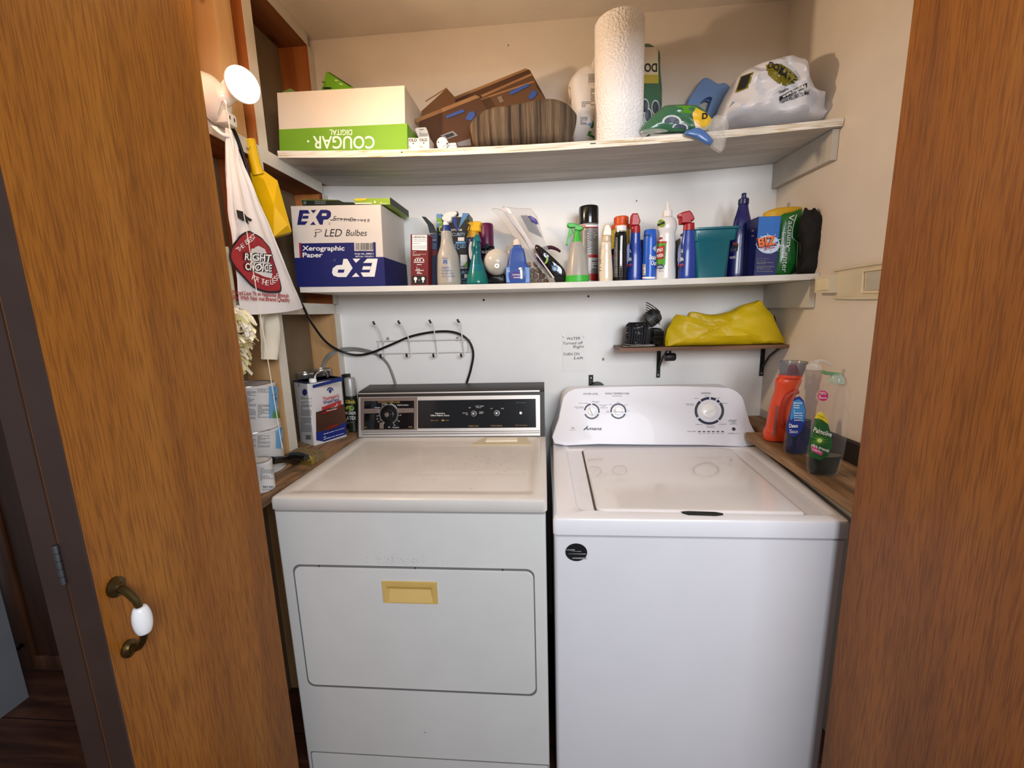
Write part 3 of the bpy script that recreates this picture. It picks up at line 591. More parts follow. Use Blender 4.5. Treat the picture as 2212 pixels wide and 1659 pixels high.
# shopping bag: a soft envelope hung by its handles
def bagx(y, z): return .110+.033*(1-max(0, z-GB)/(GT-GB))+.006*fold((y, z, 1), 13, 3)+.004*abs(fold((y*2, z*.6+y, 4), 17, 6))
def bag_pt(t, s):
    z = GB+(GT-GB)*t; k = t; yc = -.50-.075*k; hw = .140*(1-k)+.010
    ang = 2*PI*s; y = yc+hw*math.cos(ang); front = math.sin(ang)
    x = bagx(y, z)-.010*(1-.6*t)*(1-front)
    x += .006*math.sin(ang*9+z*5)*k*1.2
    if t > .7: x = x*(1-(t-.7)/.3)+(.116+.006*front)*(t-.7)/.3
    return (x, y, z+(.010*math.cos(ang)-.008*front if t == 0 else 0))
BAGM = mat('#e6e2e0', .32, var=.02, sub=.15, bump=.35, bs=28)
bag = T('shopping_bag', 'white plastic grocery bag with a red oval crest hanging at left', 'bag', (.13, -.5, GB))
m = MB().loft([[bag_pt(t/18, s/40) for s in range(40)] for t in range(19)], BAGM)
for k in range(4): m.tube([P5(96+10*k, 196+k*2, .108), tuple(Vector(P5(104+10*k, 240, .110)).lerp(Vector(bag_pt(.97, .2+.05*k)), .4)), bag_pt(.95, .2+.05*k), bag_pt(.86, .2+.05*k)], lambda t: .0012+.0105*t*(1-t), BAGM, n=6)
def fb(dx): 
    def f(x, y): p = P5(x, y, .155); p = P5(x, y, bagx(p.y, p.z)); return (bagx(p.y, p.z)+.0025+dx, p.y, p.z)
    return f
f0, f1, f2 = fb(0), fb(.0008), fb(.0016)
BR = mat('#9c2028', .45, var=.06)
def ell(cx, cy, rx, ry, mt, f, rot=-.42):
    c, s = math.cos(rot), math.sin(rot)
    ring = lambda k: [(cx+k*(rx*math.cos(t*PI/18)*c+ry*math.sin(t*PI/18)*s), cy+k*(-rx*math.cos(t*PI/18)*s*-1+ry*math.sin(t*PI/18)*c)) for t in range(36)]
    R_ = [ring(k/4) for k in range(5)]
    for i in range(4):
        for j in range(36): m.poly([R_[i][j], R_[i][(j+1) % 36], R_[i+1][(j+1) % 36], R_[i+1][j]], mt, f)
OV = catmull([(320, 834), (262, 866), (224, 928), (214, 985), (238, 1040), (292, 1104), (350, 1158), (420, 1186), (496, 1186), (512, 1152), (492, 1080), (458, 985), (438, 925), (400, 878), (352, 850)], 3, True)
def oval(pts, k, c, mt, f):
    for i in range(len(pts)):
        a, b, c_ = Vector(pts[i]), Vector(pts[(i+1) % len(pts)]), Vector(c); a, b = c_.lerp(a, k), c_.lerp(b, k)
        for j in range(5): m.poly([tuple(c_.lerp(a, j/5)), tuple(c_.lerp(b, j/5)), tuple(c_.lerp(b, (j+1)/5)), tuple(c_.lerp(a, (j+1)/5))], mt, f)
oval(OV, 1.05, (362, 1010), INK, f0); oval(OV, .98, (362, 1010), BR, f1); oval([(330, 935), (372, 915), (410, 935), (440, 1010), (462, 1080), (455, 1110), (410, 1100), (360, 1075), (330, 1020)], 1, (395, 1010), mat('#d9d6d4', .4), f2)
f3 = fb(.0024); f4 = fb(.0032)
for dx in (-6, 6): m.text('RIGHT', 62, INK, UT(f3, 368+dx, 1006+dx*.5), bold=.035, fit=160, rot=-.07); m.text('CHOICE', 62, INK, UT(f3, 372+dx, 1066+dx*.5), bold=.035, fit=168, rot=-.07)
m.text('RIGHT', 58, PRINTW, UT(f4, 368, 1005), bold=.025, fit=152, rot=-.07); m.text('CHOICE', 58, PRINTW, UT(f4, 372, 1064), bold=.025, fit=160, rot=-.07)
for i, c in enumerate('THE BEST'): m.text(c, 42, PRINTW, UT(f3, 262+i*12.5, 948-i*11), rot=.75-.05*i, fit=20 if c != ' ' else 0)
for i, c in enumerate('FOR THE LESS'): m.text(c, 44, PRINTW, UT(f3, 340+i*14, 1120+i*5.5-max(0, i-5)**2*2.0), rot=-.4+.05*i, fit=19 if c != ' ' else 0)
m.text('Priced Less Than National Brands', 33, BR, UT(f3, 385, 1214), bold=.02, fit=340, rot=-.06); m.text('But With National Brand Quality', 33, BR, UT(f3, 390, 1242), bold=.02, fit=345, rot=-.05)
for pl in ([(240, 700), (275, 712), (300, 740), (318, 790), (290, 770), (250, 750)], [(262, 716), (330, 760), (322, 772), (262, 738)]): m.poly(pl, INK, f3)
part(m, 'bag_body', bag, ang=80)
# yellow scoop
SP0, SN = Vector((.125, -.42, 1.76)), Vector((.62, -.76, .05)).normalized()
YEL = mat('#e3b60a', .38, var=.05)
sf = lambda x, y, o=0: Vector(CPL('A5', SP0, SN, o)(x, y))
sc = T('scoop', 'yellow plastic hand scoop hanging by its handle from the stud wall', 'scoop', sf(340, 290))
V = [sf(325, 487, -.01), sf(345, 468, 0), sf(403, 458, 0), sf(497, 522, -.006), sf(412, 532, .022), sf(582, 828, -.004), sf(474, 862, 0), sf(470, 690, .030), sf(552, 800, .02), sf(300, 545, -.035)]
F = [(0, 1, 2, 3, 4), (4, 3, 5, 8, 7), (0, 4, 7, 6, 9), (7, 8, 6), (8, 5, 6)]
m = MB().add([tuple(v) for v in V]+[tuple(v-SN*.035) for v in (V[0], V[1], V[2], V[3], V[5], V[6], V[9])], F+[(1, 0, 10, 11), (2, 1, 11, 12), (3, 2, 12, 13), (5, 3, 13, 14), (6, 5, 14, 15), (9, 6, 15, 16), (0, 9, 16, 10), (10, 16, 15, 14, 13, 12, 11)], YEL)
part(m, 'pan', sc, ang=12)
m = MB().tube([tuple(sf(336, 288, 0)), tuple(sf(350, 370, .002)), tuple(sf(375, 470, .003)), tuple(sf(382, 490, .002))], lambda t: .0130+.004*t, YEL, n=14)
m.tube([tuple(sf(333, 284, 0)), tuple(sf(336, 292, 0))], .0146, YEL, n=14, sm=1)
part(m, 'handle', sc)
solo(MB().tube([tuple(sf(320, 290, -.003)), tuple(sf(308, 318, .006)), tuple(sf(316, 350, .016)), tuple(sf(330, 335, .019))], .0012, mat('#9a8a60', .35, .9), n=6).tube([tuple(sf(320, 290, -.003)), (.082, sf(320, 290).y, sf(320, 290).z+.004)], .0012, mat('#9a8a60', .35, .9), n=6, sm=1), 'wall_hook', 'small brass wall hook holding the yellow scoop', 'hook', sf(320, 290))
# duster, rag
du = T('duster', 'fluffy cream and pale yellow duster hanging under the shopping bag', 'duster', (.12, -.62, 1.2))
m = MB(); rd = random.Random(8)
FL1, FL2, FL3 = mat('#efe6c8', .8, sub=.1), mat('#e6dc9a', .8, sub=.1), mat('#efe9dc', .8, sub=.1)
for i in range(170):
    t = rd.random(); u, v = 500+rd.uniform(-6, 36)*(1-.35*t), 668+128*t
    p = pX(u, v, .125+rd.uniform(-.02, .05)); d = Vector((rd.uniform(.0, .8), rd.uniform(-.2, 1), rd.uniform(-.9, .3))).normalized()*rd.uniform(.015, .034); w_ = d.cross(Vector((rd.uniform(-1, 1), rd.uniform(-1, 1), .3))).normalized()*rd.uniform(.003, .006)
    q = p+d*.6+Vector((0, 0, .004)); e = p+d+Vector((0, 0, -.008))
    m.add([tuple(p-w_), tuple(p+w_), tuple(q+w_), tuple(q-w_), tuple(e+w_*.8), tuple(e-w_*.8)], [(0, 1, 2, 3), (3, 2, 4, 5)], rd.choice((FL1, FL1, FL2, FL3)))
part(m, 'fibres', du, ang=80)
a, b = pX(505, 660, .118), pX(512, 792, .118)
part(MB().tube([tuple(a+Vector((0, 0, .15))), tuple(a), tuple(b)], .007, mat('#d8cfb0', .5)), 'handle', du)
m = MB(); c4 = [P5(352, 1255, .1), P5(452, 1250, .098), P5(467, 1440, .098), P5(463, 1600, .098), P5(360, 1588, .1)]
def rag(u, v):
    a = P5(345+105*u, 1245+10*u, .092); b = P5(362+104*u-(0 if u < .9 else 4), 1592+6*u, .092); p = a.lerp(b, v); return (p.x+.010+.010*math.sin(u*7+v*2)+.004*fold((u, v, 0), 4), p.y+.012*math.sin(v*3)*u, p.z)
solo(m.grid(rag, 14, 14, mat('#d9d0bb', .9, bump=.3, bs=150), thick=.003), 'cleaning_rag', 'cream cloth rag hanging between the duster and the white stud', 'rag', P5(400, 1420, .1))

# ================================================================ back wall
rk = T('hook_rack', 'white wire coat hook rack with black tips on the back wall', 'rack', pY(*cp('B3', 1325, 690), 0))
WIRE = mat('#e3e1dd', .35); q3 = lambda x, y, d: tuple(pY(*cp('B3', x, y), -d))
m = MB().tube([q3(*p) for p in ((858, 575, .0136), (875, 560, .0136), (1320, 552, .0136), (1775, 543, .0136), (1790, 558, .0136), (1790, 655, .0136), (1770, 672, .0136), (1320, 682, .0136), (880, 690, .0136), (860, 676, .0136))], .0025, WIRE, n=8, sm=3, closed=True)
for x, y in ((960, 540), (1680, 535)): p = pY(*cp('B3', x, y), 0); m.prism(rpoly(.009, .017, .004, cx=p.x, cz=p.z), .011, mat('#c9c6c0', .3, .6), y=-.006).lathe([(0, .0028), (.002, .002), (.0025, 0)], CHROME, TR(p.x, -.0115, p.z+.002) @ RX(PI/2), n=10)
part(m, 'frame', rk)
for (tx, ty, mx, my, bx, by, lx, ly) in ((808, 378, 880, 480, 905, 570, 876, 722), (1068, 370, 1150, 490, 1175, 560, 1146, 716), (1392, 362, 1435, 470, 1452, 550, 1424, 718), (1684, 356, 1716, 470, 1732, 560, 1712, 716)):
    h = part(MB().tube([q3(tx+6, ty+8, .056), q3(tx+28, ty+14, .050), q3(mx, my, .044), q3(bx-3, by-2, .0345), q3(bx, by+30, .0186), q3(bx+14, 690, .0186), q3(bx+10, 714, .03), q3(lx+8, ly+2, .046), q3(lx+2, ly-8, .050)], .0024, WIRE, n=8), 'hook', rk)
    part(MB().tube([q3(tx-10, ty-22, .058), q3(tx-2, ty, .058), q3(tx+10, ty+10, .056)], .0042, BLACK, n=10, sm=3), 'tip', h, 'black plastic upper hook tip'); part(MB().tube([q3(lx-2, ly-26, .052), q3(lx, ly-6, .052), q3(lx+4, ly+8, .050)], .0042, BLACK, n=10, sm=3), 'tip', h, 'black plastic lower hook tip')
# note
a, b = pY(1215, 723, 0), pY(1268, 801, 0)
m = MB().box(((a.x+b.x)/2, -.0012, (a.z+b.z)/2), (b.x-a.x, .0008, a.z-b.z), mat('#efeeea', .7, var=.02))
fn = CPL('B2', (0, -.0022, 0), (0, -1, 0), 0)
for t_, x, y, w_ in (('WaTER', 217, 373, 108), ('Turned off', 213, 410, 160), ('Right', 258, 438, 84), ('TURN ON', 200, 498, 130), ('Left', 258, 528, 74)): m.text(t_, 31, INK, UT(fn, x, y+10), fit=w_, shear=.12, rot=.03)
solo(m, 'paper_note', 'handwritten note about turning the water off, pinned to the back wall', 'note', ((a.x+b.x)/2, 0, b.z))
for i, (x, y) in enumerate(((138, 357), (299, 357))):
    p = pY(*cp('B2', x, y), 0); solo(MB().lathe([(0, .0045), (.001, .0045), (.003, .003), (.0034, 0)], mat('#d5d3cc', .25, .8), TR(p.x, -.0016, p.z) @ RX(PI/2), n=14), 'thumbtack', 'silver thumbtack in the %s corner of the handwritten note' % ('left', 'right')[i], 'thumbtack', (p.x, 0, p.z), 'thumbtacks holding the note')
# small shelf with brackets
ZS = 1.238
ss = T('small_shelf', 'small wood-edged wall shelf holding the yellow bag', 'shelf', (1.53, 0, ZS-.02))
x0, x1 = pY(1340, 752, -.15).x, pY(1718, 752, -.15).x
WOODS = grain('brown_wood_edge', ('#4c3322', '#6f4e34', '#8a6647'), (3, 40, 60), .5, pos=(.3, .5, .7))
part(MB().box(((x0+x1)/2, -.076, ZS-.0065), (x1-x0, .148, .013), WOODS), 'board', ss)
BK = mat('#101012', .45)
for x in (pY(1422, 790, 0).x, pY(1645, 790, 0).x):
    m = MB().box((x, -.0025, 1.163), (.015, .003, .124), BK).box((x, -.068, 1.2235), (.015, .134, .003), BK).tube([(x, -.004, 1.135), (x, -.05, 1.185), (x, -.11, 1.221)], .0045, BK, n=6, sm=1)
    m.lathe([(0, .004), (.0015, .0035), (.002, 0)], CHROME, TR(x, -.004, 1.112) @ RX(PI/2), n=12); part(m, 'bracket', ss)
p = pY(*cp('B2', 985, 520), -.09); solo(MB().lathe([(-.02, .0), (-.02, .013), (-.015, .0155), (.015, .0155), (.02, .013), (.02, 0)], BK, TR(p.x, -.09, p.z) @ RY(PI/2), n=20).tube([(p.x, -.09, p.z+.013), (p.x, -.09, 1.226)], .005, BK, n=8, sm=1), 'roller', 'black roller hung under the small wall shelf', 'roller', (p.x, -.09, p.z))
p = pY(1283, 828, -.004); m = MB().box((p.x-.012, -.003, p.z+.01), (.018, .004, .05), BK).lathe([(0, .034), (.006, .036), (.02, .033), (.022, .02), (.022, 0)], BK, TR(p.x+.012, -.001, p.z-.028) @ RX(PI/2), n=28)
m.lathe([(0, .003), (.001, 0)], CHROME, TR(p.x-.012, -.005, p.z+.022) @ RX(PI/2), n=10)
solo(m, 'pulley_bracket', 'black pulley bracket on the back wall, mostly hidden by the washer', 'bracket', (p.x, 0, p.z-.06))
# black straps and cords on the small shelf
def s2(x, y, yy): return pY(*cp('B2', x, y), yy)
m = MB(); rd = random.Random(3); CB1, CB2 = mat('#15151a', .7, var=.5), mat('#45454a', .6, var=.3)
k0 = s2(712, 310, -.09); hx, hz = .037, .042
for i in range(11):
    z = ZS+.007+i*.0075; wv = .037-.0007*i
    m.tube([(k0.x+wv*math.cos(a)+rd.uniform(-.003, .003), -.09+.038*math.sin(a), z+.0035*math.sin(2*a+i)) for a in [j*PI/6 for j in range(12)]], .0044, CB1 if i % 3 else CB2, n=6, sm=3, closed=True)
for i in range(8):
    x = k0.x-.034+.009*i; m.tube([(x, -.125, ZS+.006), (x+.004, -.131, ZS+.04), (x+.008, -.115, ZS+.085), (x+.012, -.07, ZS+.088)], .0042, CB1, n=6, sm=4)
rp = solo(m, 'rope_coil', 'coil of black speckled cord at the left of the small shelf', 'cord', (k0.x, -.09, ZS))
SPK = mat('#b9b9b4', .6)
for i in range(46):
    a = rd.uniform(-PI, 0); z = ZS+.007+rd.randrange(11)*.0075
    MBp = None
m = MB()
for i in range(60):
    a = rd.uniform(-PI*.95, -PI*.05); j = rd.randrange(11); z = ZS+.007+j*.0075+.0035*math.sin(2*a+j); rr = .0415-.0007*j
    m.box((0, 0, 0), (.0032, .0012, .0018), SPK, TR(k0.x+rr*math.cos(a), -.09+.0425*math.sin(a), z) @ RZ(a+PI/2))
part(m, 'fleck', rp, 'pale flecks in the cord')
m = MB(); k1 = s2(878, 180, -.07)
GRS = mat('#4f4d4a', .45, .3, var=.4)
m.lathe([(-.030, .016), (-.026, .028), (0, .031), (.022, .027), (.03, .012)], GRS, TR(k1.x-.012, -.06, k1.z-.012) @ RY(.9), n=24, sm=2)
for i in range(6): m.tube([(k1.x-.012+.0325*math.cos(a)*.8, -.06-.032*math.sin(a), k1.z-.02+.009*i-.02*math.cos(a)) for a in [j*PI/7 for j in range(8)]], .0018, BLACK, n=6, sm=2)
for i in range(7): m.tube([(k1.x-.022+rd.uniform(0, .035), -.1, ZS+.006+.008*i), (k1.x-.02, -.118, ZS+.012+.007*i), (k1.x+.018, -.105, ZS+.006+.008*i)], .0048, BLACK, n=6)
m.box((k1.x-.002, -.07, ZS+.035), (.042, .07, .066), mat('#151516', .55), r=.012)
solo(m, 'headlamp_bundle', 'tangle of black straps and grey ribbed lights beside the yellow bag', 'straps', (k1.x, -.07, ZS))
a, b = s2(610, 425, -.12), s2(830, 425, -.12)
solo(MB().tube([(a.x, -.120, ZS+.005), (a.x+.02, -.136, ZS+.004), (b.x, -.138, ZS+.005), (b.x+.002, -.137, ZS+.009), (a.x+.03, -.134, ZS+.0095), (a.x+.004, -.13, ZS+.014)], .0024, mat('#b5b3ae', .25, 1), n=8), 'carabiner', 'silver wire carabiner lying in front of the coiled cord', 'carabiner', (a.x, -.13, ZS))
# yellow bag
out = [(945, 400), (960, 310), (1000, 235), (1040, 182), (1085, 205), (1120, 210), (1155, 160), (1300, 182), (1400, 172), (1480, 150), (1560, 110), (1660, 80), (1700, 75), (1780, 165), (1850, 300), (1905, 405), (1800, 440), (1760, 468), (1500, 470), (1200, 472), (1035, 474), (960, 455)]
oc = [s2(x, y, -.13) for x, y in out]; cz = sum(p.z for p in oc)/len(oc); cxx = sum(p.x for p in oc)/len(oc)
YB = puff('B2', out, -.150, -.078, mat('#d8b810', .42, var=.05, bump=.4, bs=26), lambda x: ZS, n=4, seed=3, amp=.006, fr=11, crease=.026)
solo(YB, 'yellow_bag', 'crumpled yellow plastic bag lying on the small wall shelf', 'bag', (cxx, -.08, ZS), ang=26)
p = s2(1850, 260, -.07); p = s2(1855, 260, -.036); m = MB().lathe([(-.05, .012), (-.03, .026), (0, .030), (.03, .026), (.05, .01)], mat('#1c1310', .5, var=.4), TR(p.x-.008, -.036, ZS+.062), sm=3, n=20)
m.lathe([(-.02, .006), (0, .015), (.02, .006)], mat('#231814', .5), TR(p.x+.016, -.042, ZS+.04), sm=2, n=12).lathe([(-.012, .004), (0, .012), (.012, .004)], mat('#2c211b', .45), TR(p.x+.02, -.042, ZS+.013), sm=2, n=12)
solo(m, 'dark_figure', 'dark brown lumpy object half hidden behind the yellow bag', 'ornament', (p.x, -.075, ZS))
# holder on the right wall
HB = mat('#d8cdb2', .45, var=.05)
xw = lambda y: xr(y)
def hw(u, v): p = pX(u, v, 1.838); return p.y, p.z
ho = T('wall_hanger', 'yellowed plastic ironing-board hanger on the right wall', 'hanger', (xr(-.45), -.45, 1.42))
def slab(pts, t0, t1, mt): return MB().loft([[(xw(y)-t0, y, z) for y, z in pts], [(xw(y)-t1, y, z) for y, z in pts]], mt)
bx = [hw(*p) for p in ((1786, 597), (1816, 592), (1816, 632), (1784, 632))]
part(slab(bx, .001, .026, HB), 'clip', ho)
bx2 = [hw(*p) for p in ((1792, 604), (1812, 600), (1812, 625), (1790, 627))]; part(slab(bx2, .026, .030, mat('#e6d8b4', .4)), 'clip_face', ho)
pl_ = [hw(*p) for p in ((1812, 584), (1905, 568), (1960, 560), (1960, 642), (1905, 645), (1810, 646))]; part(slab(pl_, .001, .005, HB), 'plate', ho)
m = MB()
for line in (((1812, 584), (1850, 577), (1905, 568), (1960, 560)), ((1810, 643), (1850, 644), (1905, 643), (1960, 640))):
    m.tube([(xw(hw(*p)[0])-.008, *hw(*p)) for p in line], .0042, HB, n=8)
fr_ = [(1872, 585), (1930, 577), (1930, 630), (1870, 631)]; m.tube([(xw(hw(*p)[0])-.008, *hw(*p)) for p in fr_], .004, mat('#e2d5b0', .4), n=8, sm=1, closed=True)
part(m, 'rim', ho)
pw = [hw(*p) for p in ((1877, 589), (1925, 583), (1925, 626), (1875, 627))]; part(slab(pw, .005, .007, mat('#b9b4a2', .2, coat=.4)), 'window', ho)
# ================================================================ helpers for things on the shelves
from mathutils.bvhtree import BVHTree
def DEC(m, k, off=.0009):
    """print position on the shapes already in m"""
    fs = [f for f in m.f]; bv = BVHTree.FromPolygons([Vector(v) for v in m.v], fs); st = {'y': -.2}
    def f(x, y):
        u, v = cp(k, x, y); d = ray(u, v).normalized(); h = bv.ray_cast(CAM, d)
        if h[0] is None: return pY(u, v, st['y'])
        n = h[1]; n = -n if n.dot(d) > 0 else n; st['y'] = h[0].y; return h[0]+n*off-d*off*.5
    return f
def pxp(m, k, pts, y, d, mt, zf=None, bev=0, r=0, tol=.03):
    q = XZ(k, pts, y, zf, tol)
    if r: q = rquad(q, r, 4)
    return m.prism(q, d, mt, y=y+d/2, bev=bev)
def rows2prof(k, rows, y, z0):
    x0 = None; o = []
    for (v, a, b) in rows:
        A, B = pY(*cp(k, a, v), y), pY(*cp(k, b, v), y); o.append((A.z-z0, (B.x-A.x)/2, (A.x+B.x)/2))
    return o
def LT(m, k, rows, y, x0, z0, mt, base=False, sm=1, n=28, sy=1, p=2, rim=.003, caps=(1, 1), lean=0, kr=1):
    """turned shape read off rows of (height, left, right), listed from the bottom up"""
    pr = [(z, r*kr, r*kr, (c-x0)*lean) for z, r, c in rows2prof(k, rows, y, z0)]
    if base: pr[0] = (rim, *pr[0][1:]); pr = [(0, pr[0][1]*.93, pr[0][1]*.93, pr[0][3])]+pr
    return m.lathe(pr, mt, TR(x0, y, z0), n=n, sm=sm, sy=sy, p=p, caps=caps)
def BT(name, label, cat, k, rows, y, mt, zf, sm=3, group=None, pn='bottle_body', build=True, **kw):
    v, a, b = rows[0]; x0 = (pY(*cp(k, a, v), y).x+pY(*cp(k, b, v), y).x)/2; z0 = zf(x0)+.0006
    o = T(name, label, cat, (x0, y, z0), group=group); m = LT(MB(), k, rows, y, x0, z0, mt, True, sm, **kw)
    return o, m, x0, z0
def blob(m, pts, mt, f, c, n=5):
    c = Vector(c)
    for i in range(len(pts)):
        a, b = Vector(pts[i]), Vector(pts[(i+1) % len(pts)]); K = max(1, int((b-a).length/14))
        for h_ in range(K):
            p, q = a.lerp(b, h_/K), a.lerp(b, (h_+1)/K)
            for j in range(n): m.poly([tuple(c.lerp(p, j/n)), tuple(c.lerp(q, j/n)), tuple(c.lerp(q, (j+1)/n)), tuple(c.lerp(p, (j+1)/n))], mt, f)
def ctext(m, f, t, cx, cy, h, mt, w=0, inv=False, **kw):
    g = (lambda a, b: f(cx-a, cy-h/2+b+h*0)) if inv else UT(f, cx, cy+h/2)
    m.text(t, h/.70, mt, g, fit=w, **kw)
CARD = mat('#5a3a20', .85, var=.1); CARDE = mat('#8a6540', .85, var=.2); KRAFT = mat('#c9b08c', .8, var=.04)

# ================================================================ upper shelf
GRN = mat('#6f9f22', .6, var=.04)
cg = T('paper_carton', 'white copier paper carton in an upside-down lime green lid on the upper shelf', 'carton', (.3, -.29, z1(.3)))
def opencarton(k, pts, y, d, mt, zf, t=.003, inner=KRAFT):
    q = XZ(k, pts, y, zf); (ax, az), (bx_, bz), (cx_, cz), (dx_, dz) = q   # bl br tr tl
    m = MB(); m.prism(q, t, mt, y=y+t/2); m.prism(q, t, mt, y=y+d-t/2)
    for (x0, zb, zt) in ((ax, az, dz), (bx_, bz, cz)):
        s_ = 1 if x0 == ax else -1; xt = dx_ if x0 == ax else cx_
        m.loft([[(x0, y+t, zb), (x0+s_*t, y+t, zb), (x0+s_*t, y+d-t, zb), (x0, y+d-t, zb)], [(xt, y+t, zt), (xt+s_*t, y+t, zt), (xt+s_*t, y+d-t, zt), (xt, y+d-t, zt)]], mt)
    m.loft([[(ax+t, y+t, az+.001), (bx_-t, y+t, bz+.001), (bx_-t, y+d-t, bz+.001), (ax+t, y+d-t, az+.001)], [(ax+t, y+t, az+.004), (bx_-t, y+t, bz+.004), (bx_-t, y+d-t, bz+.004), (ax+t, y+d-t, az+.004)]], inner)
    return m
part(opencarton('A2', [(200, 908), (1395, 892), (1388, 286), (170, 356)], -.288, .255, mat('#dccdb8', .7, var=.03), z1), 'box', cg)
m = MB(); q = XZ('A2', [(196, 912), (1418, 892), (1414, 650), (190, 708)], -.291, z1)
m.prism(q, .003, GRN, y=-.2905); f = CPL('A2', (0, -.292, 0), (0, -1, 0), .0006)
ctext(m, f, 'COUGAR', 808, 832, 118, mat('#eef2dc', .6, var=0), 590, inv=True, bold=.012); m.disc(468, 820, 11, 11, PRINTW, f, 12); ctext(m, f, 'DIGITAL', 780, 735, 52, mat('#eef2dc', .6, var=0), 215, inv=True, bold=.01)
xr0, xr1 = q[1][0], q[0][0]
m.loft([[(q[1][0], -.2905, q[1][1]), (q[1][0]-.0015, -.2905, q[1][1]), (q[1][0]-.0015, -.03, q[1][1]), (q[1][0], -.03, q[1][1])], [(q[2][0], -.2905, q[2][1]), (q[2][0]-.0015, -.2905, q[2][1]), (q[2][0]-.0015, -.03, q[2][1]), (q[2][0], -.03, q[2][1])]], GRN)
m.loft([[(q[0][0], -.2905, q[0][1]), (q[0][0]+.002, -.2905, q[0][1]), (q[0][0]+.002, -.03, q[0][1]), (q[0][0], -.03, q[0][1])], [(q[3][0], -.2905, q[3][1]), (q[3][0]+.002, -.2905, q[3][1]), (q[3][0]+.002, -.03, q[3][1]), (q[3][0], -.03, q[3][1])]], GRN)
part(m, 'lid', cg, 'lime green lid used as a tray')
m = pxp(MB(), 'A2', [(480, 800), (560, 470), (640, 155), (668, 158), (890, 298), (820, 640)], -.16, .07, mat('#6fae1c', .5)); f = DEC(m, 'A2')
for x, y in ((618, 250), (612, 268), (740, 235), (784, 270)): m.poly([(x-16, y-6), (x+16, y+2), (x+12, y+14), (x-20, y+6)], mat('#cfe39a', .5), f)
m.disc(650, 312, 46, 10, INK, f, 12); m.poly([(655, 158), (672, 160), (890, 296), (868, 298)], mat('#2a3a10', .6), f)
solo(m, 'bulb_box', 'lime green bulb box sticking out of the white carton on the upper shelf', 'box', (.33, -.13, 1.97))
solo(pxp(MB(), 'A2', [(215, 560), (215, 345), (290, 310), (325, 325), (340, 560)], -.20, .05, mat('#7f9a50', .5), bev=.002), 'packet', 'small green packet just showing over the rear left of the white carton', 'packet', (.12, -.17, 2.0))
# small white boxes
for i, (pts, yy, lab, tx) in enumerate((([(1422, 893), (1522, 893), (1520, 788), (1422, 786)], -.288, 'small white box marked OLD, touching the green lid', 1472), ([(1524, 890), (1624, 888), (1622, 775), (1522, 782)], -.288, 'small white box marked OLD, beside the white plug gadgets', 1572))):
    m = pxp(MB(), 'A2', pts, yy, .06, mat('#ddd6cb', .6), z1); f = CPL('A2', (0, yy, 0), (0, -1, 0), .0008); o_ = 0 if i == 0 else -3
    ctext(m, f, 'OLD', tx-3, 808+o_, 28, mat('#3a1010', .6, var=0), 74, bold=.02); m.disc(tx, 840+o_, 6, 7, INK, f, 8)
    for z in (868, 876): m.lines(f, tx-40, tx+40, z+o_, z+5+o_, 1, PRINTG, .9, i+z)
    p = pY(*cp('A2', tx, 890), yy); solo(m, 'small_box', lab, 'box', (p.x, yy+.03, p.z), 'small white boxes on the upper shelf')
m = pxp(MB(), 'A2', [(1530, 800), (1488, 705), (1505, 690), (1590, 685), (1605, 712), (1625, 790)], -.222, .012, mat('#d9d4ce', .5)); f = DEC(m, 'A2'); m.lines(f, 1530, 1610, 735, 775, 4, PRINTG, .4, 3); m.poly([(1532, 705), (1572, 702), (1572, 709), (1532, 712)], PRINTG, f)
m = pxp(m, 'A2', [(1524, 895), (1625, 895), (1625, 790), (1530, 795)], -.222, .012, mat('#d9d4ce', .5), z1)
solo(m, 'bulb_packet', 'white card packet standing behind the two small OLD boxes', 'packet', pY(*cp('A2', 1570, 890), -.215))
p = pY(*cp('A2', 1757, 845), -.285); zb = z1(p.x)+.0008; m = MB().lathe([(0, .019), (.006, .0195), (.016, .018), (.018, .012), (.018, 0)], mat('#e4e2de', .35), TR(p.x, -.282, zb+.0195) @ RX(PI/2), n=24); f = DEC(m, 'A2')
m.poly([(1715, 840), (1762, 812), (1800, 850), (1752, 880)], mat('#c4c6c8', .4), f); m.poly([(1728, 842), (1762, 822), (1788, 848), (1752, 870)], mat('#f0efec', .4), DEC(m, 'A2', .0016))
for x, y in ((1712, 828), (1795, 840)): m.disc(x, y, 6, 8, INK, f, 8)
solo(m, 'night_light', 'round white plug gadget with a square face beside the small boxes', 'gadget', (p.x, -.29, zb))
p = pY(*cp('A2', 1850, 855), -.285); zb = z1(p.x)+.0008; solo(MB().box((p.x, -.28, zb+.0065), (.029, .03, .012), mat('#dedbd6', .4), r=.003).box((p.x-.001, -.28, zb+.0175), (.027, .026, .0095), mat('#e6e4df', .4), r=.003), 'charger_plug', 'small white stepped plug on the upper shelf edge by the brown cardboard', 'plug', (p.x, -.28, zb))
# cardboard
cbx = T('flattened_box', 'folded brown corrugated box with blue tape leaning on the upper shelf', 'box', (.66, -.15, z1(.66)))
BLU = mat('#28488c', .6, var=.1)
def panel(pts, y, d, edge=None, mt=CARD):
    m = MB().prism([(max(x, .526), z) for x, z in XZ('A3', pts, y, z1, .005)], d, mt, y=y+d/2)
    if edge:
        for e in edge: m.poly(e, CARDE, CPL('A3', (0, y, 0), (0, -1, 0), .0012))
    return m
part(panel([(98, 560), (95, 540), (465, 312), (545, 400), (560, 880), (190, 880)], -.150, .005, [[(262, 433), (465, 306), (470, 318), (264, 447)]], mat('#6e4c2c', .85)), 'flap', cbx)
part(panel([(520, 425), (515, 405), (1218, 124), (1260, 140), (1420, 430), (1390, 880), (700, 880)], -.112, .005, [[(515, 405), (1218, 124), (1240, 140), (530, 428)]], mat('#4a2e1a', .85)), 'panel', cbx)
